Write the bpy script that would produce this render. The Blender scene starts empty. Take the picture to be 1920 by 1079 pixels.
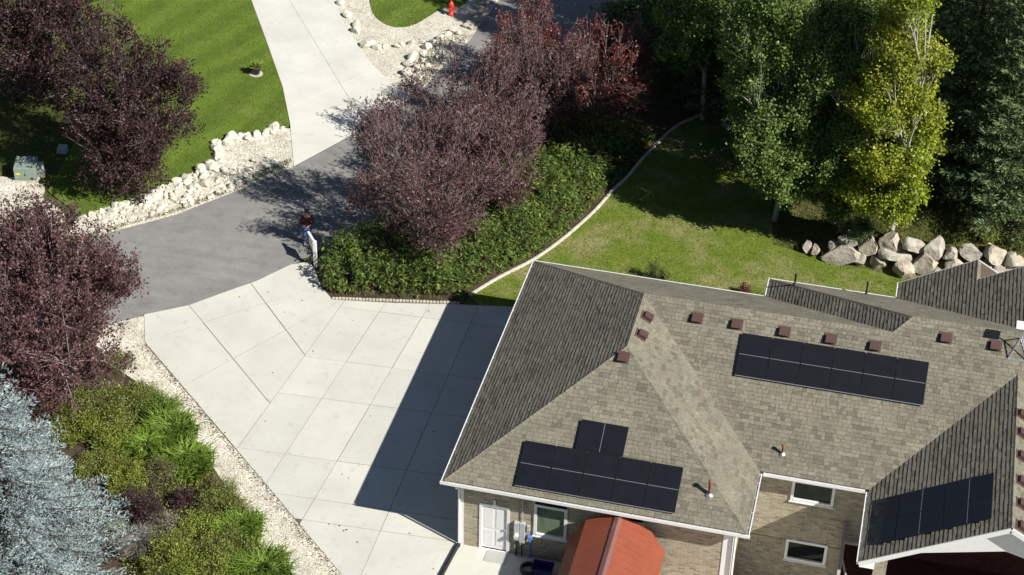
import bpy, bmesh, math, random, zlib
import numpy as np
from mathutils import Vector, Matrix

random.seed(7)
RNG = np.random.default_rng(11)
SC = bpy.context.scene
COL = SC.collection

# ------------------------------------------------------------------ camera
F_PX, PITCH, ROLL, YAW = 3552.7, 0.61418, 0.024459, 0.225306
CAM = np.array([12.587, -45.593, 44.302])
PX0, PY0 = 960.0, 539.5


def cam_axes():
    cp, sp = math.cos(PITCH), math.sin(PITCH)
    f = np.array([0, cp, -sp]); u = np.array([0, sp, cp]); r = np.array([1.0, 0, 0])
    r2 = math.cos(ROLL) * r + math.sin(ROLL) * u
    u2 = -math.sin(ROLL) * r + math.cos(ROLL) * u
    c, s = math.cos(YAW), math.sin(YAW)
    Z = np.array([[c, -s, 0], [s, c, 0], [0, 0, 1]])
    return Z @ r2, Z @ u2, Z @ f


CR, CU, CF = cam_axes()
cam_data = bpy.data.cameras.new('camera')
cam = bpy.data.objects.new('camera', cam_data)
COL.objects.link(cam)
cam_data.sensor_fit = 'HORIZONTAL'
cam_data.sensor_width = 36.0
cam_data.lens = 36.0 * F_PX / 1920.0
cam_data.clip_start = 1.0
cam_data.clip_end = 2000.0
M = Matrix.Identity(4)
for i in range(3):
    M[i][0], M[i][1], M[i][2], M[i][3] = CR[i], CU[i], -CF[i], CAM[i]
cam.matrix_world = M
SC.camera = cam

# ------------------------------------------------------------------ sky and sun
SUN_TO = Vector((3.646, -1.523, 3.165)).normalized()      # towards the sun
SUN_EL = math.asin(SUN_TO.z)
world = bpy.data.worlds.new('World')
SC.world = world
world.use_nodes = True
wn = world.node_tree
bgn = wn.nodes.get('Background') or wn.nodes.new('ShaderNodeBackground')
sky = wn.nodes.new('ShaderNodeTexSky')
sky.sky_type = 'NISHITA'
sky.sun_disc = False
sky.sun_elevation = SUN_EL
sky.sun_rotation = math.atan2(SUN_TO.x, SUN_TO.y)
sky.altitude = 1500
wn.links.new(sky.outputs[0], bgn.inputs[0])
bgn.inputs[1].default_value = 0.05
sun_data = bpy.data.lights.new('sun', 'SUN')
sun_data.energy = 5.0
sun_data.angle = math.radians(0.53)
sun_data.color = (1.0, 0.965, 0.90)
sun = bpy.data.objects.new('sun', sun_data)
COL.objects.link(sun)
sun.rotation_euler = (-SUN_TO).to_track_quat('-Z', 'Y').to_euler()
sun.location = (30, -20, 40)
SC.view_settings.view_transform = 'Standard'
SC.view_settings.look = 'None'
SC.view_settings.exposure = 0.46
SC.view_settings.gamma = 1.0
SC.view_settings.use_curve_mapping = False
SC.render.engine = 'CYCLES'
SC.cycles.max_bounces = 6
SC.cycles.diffuse_bounces = 3
SC.cycles.transparent_max_bounces = 4


# ------------------------------------------------------------------ ground shape
def unproj(px, py, z=0.0):
    d = CF * F_PX + CR * (px - PX0) - CU * (py - PY0)
    t = (z - CAM[2]) / d[2]
    return CAM + t * d


def on_y(px, py, Y):
    d = CF * F_PX + CR * (px - PX0) - CU * (py - PY0)
    return CAM + (Y - CAM[1]) / d[1] * d


BANK_PX = [(1440, 462), (1500, 474), (1583, 497), (1650, 508), (1700, 522), (1760, 530), (1920, 540)]
BANK = np.array([unproj(*p)[:2] for p in BANK_PX])
BX0, BX1 = unproj(1470, 470)[0], unproj(1575, 495)[0]


def sstep(a, b, v):
    t = np.clip((np.asarray(v, float) - a) / (b - a), 0, 1)
    return t * t * (3 - 2 * t)


def height(x, y):
    x = np.asarray(x, float); y = np.asarray(y, float)
    yb = np.interp(x, BANK[:, 0], BANK[:, 1])
    d = y - yb
    h = sstep(0.15, 1.0, d) * 1.05 + np.clip(d - 1.0, 0, 12) * 0.05
    h = h * sstep(BX0, BX1 + 1.0 + np.clip(d, 0, 10) * .3, x)
    und = 0.05 * np.sin(x * .31 + 1.3) * np.sin(y * .27 + .4) * sstep(20, 30, y) * sstep(2, 6, x)
    return h + und


def G(px, py, up=0.0):
    z = 0.0
    for _ in range(25):
        p = unproj(px, py, z)
        z = .5 * z + .5 * float(height(p[0], p[1]))
    p[2] = z + up
    return p


def G2(pts):
    return [tuple(unproj(*p)[:2]) for p in pts]


# ------------------------------------------------------------------ materials
MATS = {}


def new_mat(name):
    m = bpy.data.materials.new(name)
    m.use_nodes = True
    nt = m.node_tree
    b = nt.nodes.get('Principled BSDF')
    MATS[name] = m
    return m, nt, b


class NT:
    """short node helper"""
    def __init__(s, nt):
        s.nt = nt

    def n(s, t, **k):
        o = s.nt.nodes.new(t)
        for a, v in k.items():
            setattr(o, a, v)
        return o

    def l(s, a, b):
        s.nt.links.new(a, b)

    def coord(s, kind='Object', scale=(1, 1, 1), rot=(0, 0, 0)):
        tc = s.n('ShaderNodeTexCoord'); mp = s.n('ShaderNodeMapping')
        mp.inputs['Scale'].default_value = scale
        mp.inputs['Rotation'].default_value = rot
        s.l(tc.outputs[kind], mp.inputs[0])
        return mp.outputs[0]

    def pos(s, scale=(1, 1, 1), rot=(0, 0, 0)):
        g = s.n('ShaderNodeNewGeometry'); mp = s.n('ShaderNodeMapping')
        mp.inputs['Scale'].default_value = scale
        mp.inputs['Rotation'].default_value = rot
        s.l(g.outputs['Position'], mp.inputs[0])
        return mp.outputs[0]

    def noise(s, vec, scale, detail=4, rough=.55):
        t = s.n('ShaderNodeTexNoise')
        t.inputs['Scale'].default_value = scale
        t.inputs['Detail'].default_value = detail
        t.inputs['Roughness'].default_value = rough
        s.l(vec, t.inputs['Vector'])
        return t.outputs['Fac']

    def ramp(s, fac, stops, interp='LINEAR'):
        r = s.n('ShaderNodeValToRGB')
        cr = r.color_ramp
        cr.interpolation = interp
        while len(cr.elements) < len(stops):
            cr.elements.new(0.5)
        for e, (p, c) in zip(cr.elements, stops):
            e.position = p
            e.color = (c[0], c[1], c[2], 1) if len(c) == 3 else c
        s.l(fac, r.inputs[0])
        return r.outputs[0]

    def mix(s, fac, a, b, mode='MIX'):
        m = s.n('ShaderNodeMix', data_type='RGBA', blend_type=mode)
        for v, i in ((fac, 0), (a, 6), (b, 7)):
            if isinstance(v, (int, float)):
                m.inputs[i].default_value = v
            elif isinstance(v, tuple):
                m.inputs[i].default_value = (*v, 1)
            else:
                s.l(v, m.inputs[i])
        return m.outputs[2]

    def math(s, op, a, b=0.0):
        m = s.n('ShaderNodeMath', operation=op)
        for v, i in ((a, 0), (b, 1)):
            if isinstance(v, (int, float)):
                m.inputs[i].default_value = v
            else:
                s.l(v, m.inputs[i])
        return m.outputs[0]

    def bump(s, h, bsdf, strength=.3, dist=.02):
        b = s.n('ShaderNodeBump')
        b.inputs['Strength'].default_value = strength
        b.inputs['Distance'].default_value = dist
        s.l(h, b.inputs['Height'])
        s.l(b.outputs[0], bsdf.inputs['Normal'])


def g3(v, w=1.0):
    return (v, v * w, v * w * w)


def plain(name, col, rough=.6, metal=0.0, var=.12, spec=.5, scale=6.0):
    m, nt, b = new_mat(name)
    N = NT(nt)
    v = N.pos()
    f = N.noise(v, scale, 5)
    c = N.ramp(f, [(.3, tuple(x * (1 - var) for x in col)), (.7, tuple(min(1, x * (1 + var)) for x in col))])
    N.l(c, b.inputs['Base Color'])
    b.inputs['Roughness'].default_value = rough
    b.inputs['Metallic'].default_value = metal
    b.inputs['Specular IOR Level'].default_value = spec
    return m


def mat_concrete(name, lo, hi, dirt):
    m, nt, b = new_mat(name)
    N = NT(nt)
    v = N.pos()
    big = N.noise(v, .55, 6, .6)
    mid = N.noise(v, 3.0, 5, .65)
    fine = N.noise(v, 60, 3, .7)
    c = N.ramp(big, [(.30, lo), (.68, hi)])
    st = N.ramp(mid, [(.26, (1, 1, 1)), (.42, (0, 0, 0))])
    c = N.mix(N.math('MULTIPLY', st, .5), c, dirt)
    sp = N.ramp(N.noise(v, 1.1, 7, .72), [(.60, (0, 0, 0)), (.78, (1, 1, 1))])
    c = N.mix(N.math('MULTIPLY', sp, .45), c, dirt)
    oi = N.n('ShaderNodeObjectInfo')
    var = N.ramp(oi.outputs['Random'], [(0, (.945, .945, .945)), (1, (1.025, 1.02, 1.0))])
    c = N.mix(1.0, c, var, 'MULTIPLY')
    fv = N.ramp(fine, [(.3, (.93, .93, .93)), (.7, (1.04, 1.04, 1.04))])
    c = N.mix(1.0, c, fv, 'MULTIPLY')
    N.l(c, b.inputs['Base Color'])
    b.inputs['Roughness'].default_value = .85
    b.inputs['Specular IOR Level'].default_value = .25
    N.bump(fine, b, .15, .006)
    return m


def mat_asphalt():
    m, nt, b = new_mat('asphalt')
    N = NT(nt)
    v = N.pos()
    c = N.ramp(N.noise(v, .5, 6, .6), [(.3, (.225, .219, .206)), (.7, (.285, .278, .262))])
    streak = N.noise(N.pos((.25, 2.2, 1), (0, 0, math.radians(-52))), 1.0, 5, .6)
    c = N.mix(1.0, c, N.ramp(streak, [(.3, (.88, .88, .88)), (.7, (1.08, 1.08, 1.07))]), 'MULTIPLY')
    pat = N.ramp(N.noise(v, 1.4, 7, .7), [(.34, (.86, .86, .85)), (.5, (1, 1, 1)), (.68, (1.08, 1.08, 1.07))])
    c = N.mix(1.0, c, pat, 'MULTIPLY')
    sp = N.noise(v, 45, 3, .8)
    c = N.mix(1.0, c, N.ramp(sp, [(.3, (.72, .72, .72)), (.7, (1.25, 1.25, 1.25))]), 'MULTIPLY')
    N.l(c, b.inputs['Base Color'])
    b.inputs['Roughness'].default_value = .9
    b.inputs['Specular IOR Level'].default_value = .2
    N.bump(sp, b, .4, .01)


def mat_gravel(name, cols, scale):
    m, nt, b = new_mat(name)
    N = NT(nt)
    v = N.pos()
    vo = N.n('ShaderNodeTexVoronoi')
    vo.inputs['Scale'].default_value = scale
    N.l(v, vo.inputs['Vector'])
    sep = N.n('ShaderNodeSeparateColor')
    N.l(vo.outputs['Color'], sep.inputs[0])
    c = N.ramp(sep.outputs[0], cols)
    big = N.ramp(N.noise(v, 1.2, 6, .7), [(.3, (.78, .74, .68)), (.6, (1.05, 1.05, 1.03))])
    c = N.mix(1.0, c, big, 'MULTIPLY')
    N.l(c, b.inputs['Base Color'])
    b.inputs['Roughness'].default_value = .9
    b.inputs['Specular IOR Level'].default_value = .2
    N.bump(vo.outputs['Distance'], b, .7, -.03)


def mat_ground(name, a, bcol, dry, sc=.35, dryamt=.5, stripes=False):
    m, nt, b = new_mat(name)
    N = NT(nt)
    v = N.pos()
    c = N.ramp(N.noise(v, 1.6, 7, .7), [(.3, a), (.7, bcol)])
    d = N.ramp(N.noise(v, sc, 7, .62), [(dryamt, (0, 0, 0)), (dryamt + .18, (1, 1, 1))])
    c = N.mix(d, c, dry)
    if stripes:
        w = N.n('ShaderNodeTexWave')
        w.inputs['Scale'].default_value = .16
        w.inputs['Distortion'].default_value = 5.0
        w.inputs['Detail'].default_value = 1
        N.l(N.pos((1, 1, 1), (0, 0, math.radians(20))), w.inputs['Vector'])
        c = N.mix(1.0, c, N.ramp(w.outputs['Fac'], [(.2, (.85, .86, .85)), (.8, (1.12, 1.10, 1.08))]), 'MULTIPLY')
    fine = N.noise(v, 22, 5, .8)
    c = N.mix(1.0, c, N.ramp(fine, [(.3, (.6, .6, .6)), (.7, (1.35, 1.35, 1.35))]), 'MULTIPLY')
    N.l(c, b.inputs['Base Color'])
    b.inputs['Roughness'].default_value = .95
    b.inputs['Specular IOR Level'].default_value = .1
    N.bump(fine, b, .8, .06)


def mat_leaf(name, cols, rough=.5, trans=.25, spec=.35, big=None):
    m, nt, b = new_mat(name)
    N = NT(nt)
    g = N.n('ShaderNodeNewGeometry')
    c = N.ramp(g.outputs['Random Per Island'], cols)
    v = N.pos()
    cl = N.noise(v, 1.1, 4, .6)
    c = N.mix(1.0, c, N.ramp(cl, [(.3, (.62, .62, .62)), (.7, (1.3, 1.3, 1.3))]), 'MULTIPLY')
    if big:
        k = N.ramp(N.noise(v, .55, 3, .5), [(.42, (0, 0, 0)), (.62, (1, 1, 1))])
        c = N.mix(N.math('MULTIPLY', k, .7), c, big)
    N.l(c, b.inputs['Base Color'])
    b.inputs['Roughness'].default_value = rough
    b.inputs['Specular IOR Level'].default_value = spec
    if trans > 0:
        tr = N.n('ShaderNodeBsdfTranslucent')
        N.l(c, tr.inputs[0])
        mx = N.n('ShaderNodeMixShader')
        mx.inputs[0].default_value = trans
        out = nt.nodes.get('Material Output')
        N.l(b.outputs[0], mx.inputs[1]); N.l(tr.outputs[0], mx.inputs[2])
        N.l(mx.outputs[0], out.inputs[0])


def mat_shingle():
    m, nt, b = new_mat('shingle')
    N = NT(nt)
    g = N.n('ShaderNodeNewGeometry'); oi = N.n('ShaderNodeObjectInfo')
    r = N.math('FRACT', N.math('ADD', g.outputs['Random Per Island'], oi.outputs['Random']))
    c = N.ramp(r, [(0, (0.1393, 0.1295, 0.1002)), (.15, (0.1806, 0.1688, 0.1309)), (.42, (0.2164, 0.2024, 0.1574)), (.70, (0.1999, 0.1869, 0.1455)),
                   (.86, (0.2357, 0.2213, 0.1720)), (.95, (0.1923, 0.1652, 0.1281)), (1, (0.1475, 0.1365, 0.1058))])
    v = N.pos()
    c = N.mix(1.0, c, N.ramp(N.noise(v, .7, 5, .6), [(.3, (.86, .86, .85)), (.7, (1.12, 1.1, 1.08))]), 'MULTIPLY')
    mot = N.noise(v, 13, 5, .7)
    c = N.mix(1.0, c, N.ramp(mot, [(.3, (.74, .74, .74)), (.7, (1.26, 1.25, 1.24))]), 'MULTIPLY')
    fine = N.noise(v, 90, 2, .8)
    c = N.mix(1.0, c, N.ramp(fine, [(.3, (.75, .75, .75)), (.7, (1.25, 1.25, 1.25))]), 'MULTIPLY')
    N.l(c, b.inputs['Base Color'])
    b.inputs['Roughness'].default_value = .95
    b.inputs['Specular IOR Level'].default_value = .15
    N.bump(fine, b, .4, .006)


def mat_brick():
    m, nt, b = new_mat('brick')
    N = NT(nt)
    g = N.n('ShaderNodeNewGeometry')
    sp = N.n('ShaderNodeSeparateXYZ'); N.l(g.outputs['Position'], sp.inputs[0])
    cb = N.n('ShaderNodeCombineXYZ')
    N.l(N.math('ADD', sp.outputs[0], sp.outputs[1]), cb.inputs[0]); N.l(sp.outputs[2], cb.inputs[1])
    t = N.n('ShaderNodeTexBrick')
    t.inputs['Scale'].default_value = 1.0
    t.inputs['Brick Width'].default_value = .26
    t.inputs['Row Height'].default_value = .078
    t.inputs['Mortar Size'].default_value = .008
    t.inputs['Mortar Smooth'].default_value = .2
    t.inputs['Bias'].default_value = 0.0
    t.inputs['Color1'].default_value = (0, 0, 0, 1)
    t.inputs['Color2'].default_value = (1, 1, 1, 1)
    t.inputs['Mortar'].default_value = (.5, .5, .5, 1)
    N.l(cb.outputs[0], t.inputs[0])
    c = N.ramp(t.outputs['Color'], [(0, (.24, .19, .125)), (.3, (.36, .30, .205)), (.6, (.43, .375, .27)), (.85, (.30, .27, .205)), (1, (.50, .45, .345))])
    c = N.mix(t.outputs['Fac'], c, (.46, .42, .345))
    v = N.pos()
    c = N.mix(1.0, c, N.ramp(N.noise(v, 9, 5, .7), [(.3, (.8, .8, .8)), (.7, (1.15, 1.15, 1.15))]), 'MULTIPLY')
    N.l(c, b.inputs['Base Color'])
    b.inputs['Roughness'].default_value = .9
    b.inputs['Specular IOR Level'].default_value = .2
    inv = N.math('SUBTRACT', 1.0, t.outputs['Fac'])
    N.bump(inv, b, .6, .012)


def mat_rock(name, cols):
    m, nt, b = new_mat(name)
    N = NT(nt)
    v = N.pos()
    oi = N.n('ShaderNodeObjectInfo')
    n1 = N.noise(v, 3.2, 8, .7)
    c = N.ramp(n1, cols)
    var = N.ramp(oi.outputs['Random'], [(0, (.80, .79, .76)), (.3, (1, .985, .94)), (.6, (.93, .93, .92)), (.8, (1.04, .99, .90)), (1, (1.1, 1.1, 1.08))])
    c = N.mix(1.0, c, var, 'MULTIPLY')
    N.l(c, b.inputs['Base Color'])
    b.inputs['Roughness'].default_value = .9
    b.inputs['Specular IOR Level'].default_value = .2
    N.bump(N.noise(v, 9, 8, .75), b, .8, .06)


mat_concrete('concrete', (.555, .545, .485), (.65, .64, .575), (.40, .37, .30))
mat_concrete('concrete_old', (.60, .585, .53), (.70, .685, .63), (.46, .43, .37))
mat_asphalt()
mat_gravel('gravel', [(0, (.40, .36, .27)), (.25, (.56, .525, .43)), (.6, (.68, .65, .555)), (1, (.78, .76, .68))], 26)
mat_ground('ground', (.075, .10, .022), (.13, .15, .04), (.20, .175, .075), .22, .50)
mat_ground('lawn_lush', (.110, .175, .024), (.158, .228, .038), (.21, .24, .065), .25, .56, True)
mat_ground('lawn_yard', (.135, .19, .024), (.19, .245, .042), (.32, .285, .13), .40, .47)
mat_ground('soil', (.06, .045, .03), (.11, .085, .055), (.17, .13, .085), .8, .55)
mat_shingle()
mat_brick()
mat_rock('rock_white', [(.25, (.46, .43, .34)), (.5, (.68, .65, .56)), (.75, (.80, .78, .71))])
mat_rock('rock_boulder', [(.25, (.24, .20, .155)), (.42, (.40, .355, .29)), (.58, (.53, .495, .44)), (.8, (.66, .645, .61))])
plain('white_paint', (.78, .78, .76), .45, 0, .04)
plain('white_trim', (.80, .80, .78), .35, 0, .03)
plain('joint_dirt', (.12, .105, .085), .95, 0, .3)
plain('bark_grey', (.20, .175, .16), .9, 0, .3)
plain('bark_plum', (.25, .195, .185), .85, 0, .35, .3, 3)
plain('bark_aspen', (.40, .385, .33), .8, 0, .3)
plain('bark_brown', (.09, .065, .045), .9, 0, .3)
plain('panel_black', (.009, .0095, .013), .34, 0, .15, .5, 3)
plain('panel_edge', (.02, .02, .024), .4, .3, .1)
plain('silver', (.62, .62, .64), .35, .8, .05)
plain('dark_metal', (.03, .03, .035), .5, .5, .2)
plain('vent_brown', (.10, .056, .047), .55, .2, .1)
plain('rust', (.24, .12, .06), .8, .2, .4, .3, 20)
plain('red_metal', (.31, .085, .047), .42, .1, .08, .5, 2)
plain('red_cap', (.33, .16, .14), .3, .3, .06)
plain('dark_red_wood', (.075, .022, .018), .8, 0, .3, .3)
plain('deck_rail', (.42, .38, .36), .7, 0, .15)
plain('rubber', (.018, .018, .02), .6, 0, .2)
plain('blue_plastic', (.035, .028, .16), .45, 0, .1)
plain('sky_blue_plastic', (.10, .22, .60), .45, 0, .1)
plain('meter_grey', (.52, .53, .53), .45, .2, .06)
plain('grey_mat', (.42, .42, .40), .95, 0, .15, .2, 40)
plain('hydrant_red', (.55, .045, .02), .45, 0, .1)
plain('utility_green', (.23, .29, .24), .55, .1, .15)
plain('utility_pale', (.42, .46, .44), .6, .1, .12)
plain('yellow_paint', (.75, .58, .04), .5)
plain('soffit_blue', (.70, .71, .72), .6, 0, .03)
plain('kerb_concrete', (.50, .465, .385), .9, 0, .2, .2, 4)
plain('pot_dark', (.05, .04, .045), .5)
plain('skin', (.42, .24, .17), .55, 0, .05)
plain('hair_dark', (.025, .018, .014), .6)
plain('jeans', (.07, .12, .30), .85, 0, .25, .2, 14)
plain('shoe', (.16, .15, .15), .7)
plain('curtain', (.30, .34, .26), .9, 0, .1)
plain('interior', (.035, .045, .04), .9)


def mat_glass():
    m, nt, b = new_mat('window_glass')
    N = NT(nt)
    c = N.ramp(N.noise(N.pos((1, 1, .5)), 1.7, 3), [(.35, (.006, .014, .009)), (.65, (.028, .055, .03))])
    N.l(c, b.inputs['Base Color'])
    b.inputs['Roughness'].default_value = .04
    b.inputs['Specular IOR Level'].default_value = .22
    m, nt, b = new_mat('curtain_glass')
    N = NT(nt)
    N.l(N.ramp(N.noise(N.pos((1, 1, .6)), 1.3, 2), [(.38, (.03, .055, .04)), (.62, (.15, .19, .125))]), b.inputs['Base Color'])
    b.inputs['Roughness'].default_value = .06
    b.inputs['Specular IOR Level'].default_value = .3
    m, nt, b = new_mat('dark_glass')
    b.inputs['Base Color'].default_value = (.008, .011, .010, 1)
    b.inputs['Roughness'].default_value = .04
    b.inputs['Specular IOR Level'].default_value = .2
    m, nt, b = new_mat('plaid')
    N = NT(nt)
    ch = N.n('ShaderNodeTexChecker')
    ch.inputs['Scale'].default_value = 14
    ch.inputs['Color1'].default_value = (.12, .02, .025, 1)
    ch.inputs['Color2'].default_value = (.018, .012, .016, 1)
    N.l(N.coord('Object'), ch.inputs[0])
    N.l(ch.outputs[0], b.inputs['Base Color'])
    b.inputs['Roughness'].default_value = .9


mat_glass()
mat_leaf('leaf_plum', [(0, (0.0502, 0.0220, 0.0237)), (.4, (0.1028, 0.0466, 0.0473)), (.75, (0.1530, 0.0755, 0.0738)), (1, (0.2383, 0.1509, 0.1394))], .5, .18, .3)
mat_leaf('leaf_plum_dark', [(0, (0.0224, 0.0103, 0.0112)), (.5, (0.0499, 0.0232, 0.0232)), (.85, (0.0826, 0.0404, 0.0396)), (1, (0.1376, 0.0817, 0.0757))], .5, .15, .3)
mat_leaf('leaf_plum_red', [(0, (0.0770, 0.0176, 0.0176)), (.5, (0.1650, 0.0352, 0.0308)), (.85, (0.2310, 0.0660, 0.0495)), (1, (0.2970, 0.1210, 0.0935))], .45, .22, .4)
mat_leaf('leaf_aspen', [(0, (.075, .125, .024)), (.5, (.14, .215, .045)), (.85, (.20, .285, .07)), (1, (.28, .36, .12))], .5, .3, .28)
mat_leaf('leaf_yellow', [(0, (0.1700, 0.2436, 0.0198)), (.5, (0.2800, 0.3596, 0.0286)), (.85, (0.3600, 0.4176, 0.0385)), (1, (0.4200, 0.4408, 0.0550))], .45, .3, .4, (0.3300, 0.3364, 0.0330))
mat_leaf('leaf_spruce', [(0, (0.0696, 0.1106, 0.0425)), (.5, (0.1357, 0.1978, 0.0794)), (1, (0.2262, 0.2932, 0.1276))], .5, .08, .3)
mat_leaf('leaf_blue', [(0, (0.1180, 0.1725, 0.1552)), (.3, (0.2478, 0.3162, 0.3162)), (.7, (0.3894, 0.4657, 0.4830)), (1, (0.5074, 0.5750, 0.5865))], .6, .08, .3)
mat_leaf('leaf_hedge', [(0, (0.0484, 0.0874, 0.0158)), (.5, (0.0966, 0.1546, 0.0290)), (.85, (0.1724, 0.2352, 0.0502)), (1, (0.2760, 0.3158, 0.0792))], .42, .22, .4)
mat_leaf('leaf_olive', [(0, (0.1046, 0.1388, 0.0253)), (.5, (0.1875, 0.2275, 0.0429)), (.85, (0.2691, 0.3000, 0.0715)), (1, (0.3887, 0.3900, 0.1287))], .5, .2, .3)
mat_leaf('leaf_tan', [(0, (.12, .11, .045)), (.5, (.19, .175, .075)), (1, (.29, .26, .13))], .6, .15, .2)
mat_leaf('leaf_bright', [(0, (0.094, 0.163, 0.020)), (.5, (0.163, 0.263, 0.031)), (.85, (0.225, 0.325, 0.050)), (1, (0.325, 0.388, 0.088))], .45, .25, .35)
mat_leaf('leaf_lime', [(0, (0.1313, 0.1893, 0.0231)), (.5, (0.2300, 0.2867, 0.0389)), (.85, (0.3150, 0.3640, 0.0651)), (1, (0.4200, 0.4200, 0.1050))], .5, .22, .3)
mat_leaf('leaf_barberry', [(0, (.022, .010, .014)), (.5, (.05, .024, .028)), (1, (.12, .07, .065))], .5, .12, .3)
mat_leaf('leaf_grey', [(0, (.17, .15, .12)), (.5, (.27, .24, .195)), (1, (.38, .345, .28))], .8, .1, .2)
mat_leaf('grass_blade', [(0, (.10, .16, .016)), (.5, (.15, .215, .028)), (.85, (.20, .255, .045)), (1, (.30, .29, .10))], .55, .2, .25)
mat_leaf('grass_lush', [(0, (.095, .155, .018)), (.5, (.142, .207, .031)), (1, (.20, .243, .055))], .55, .2, .25)
mat_leaf('grass_wild', [(0, (.055, .075, .015)), (.5, (.11, .125, .03)), (.85, (.17, .16, .055)), (1, (.26, .22, .10))], .6, .15, .2)
mat_leaf('dead_leaf', [(0, (.07, .045, .025)), (.6, (.14, .09, .045)), (1, (.24, .17, .08))], .8, .1, .2)


# ------------------------------------------------------------------ object helpers
def link(o, parent=None):
    COL.objects.link(o)
    if parent is not None:
        o.parent = parent
    return o


def tag(o, label=None, cat=None, group=None, kind=None):
    if label: o['label'] = label
    if cat: o['category'] = cat
    if group: o['group'] = group
    if kind: o['kind'] = kind
    return o


def empty(name, loc=(0, 0, 0), rz=0.0):
    o = bpy.data.objects.new(name, None)
    o.empty_display_size = .2
    o.location = tuple(float(v) for v in loc)
    o.rotation_euler = (0, 0, rz)
    COL.objects.link(o)
    return o


def me_obj(name, me, mat=None, parent=None):
    if mat is not None and not me.materials:
        me.materials.append(MATS[mat])
    return link(bpy.data.objects.new(name, me), parent)


def np_mesh(name, verts, faces, mat, smooth=False):
    """verts (N,3); faces (M,k) one k"""
    verts = np.ascontiguousarray(verts, dtype=np.float32)
    faces = np.ascontiguousarray(faces, dtype=np.int32)
    me = bpy.data.meshes.new(name)
    m, k = faces.shape
    me.vertices.add(len(verts)); me.vertices.foreach_set('co', verts.ravel())
    me.loops.add(m * k); me.loops.foreach_set('vertex_index', faces.ravel())
    me.polygons.add(m)
    me.polygons.foreach_set('loop_start', np.arange(0, m * k, k, dtype=np.int32))
    me.polygons.foreach_set('loop_total', np.full(m, k, dtype=np.int32))
    if smooth:
        me.polygons.foreach_set('use_smooth', np.ones(m, dtype=bool))
    me.update(calc_edges=True)
    me.materials.append(MATS[mat])
    return me


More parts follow.
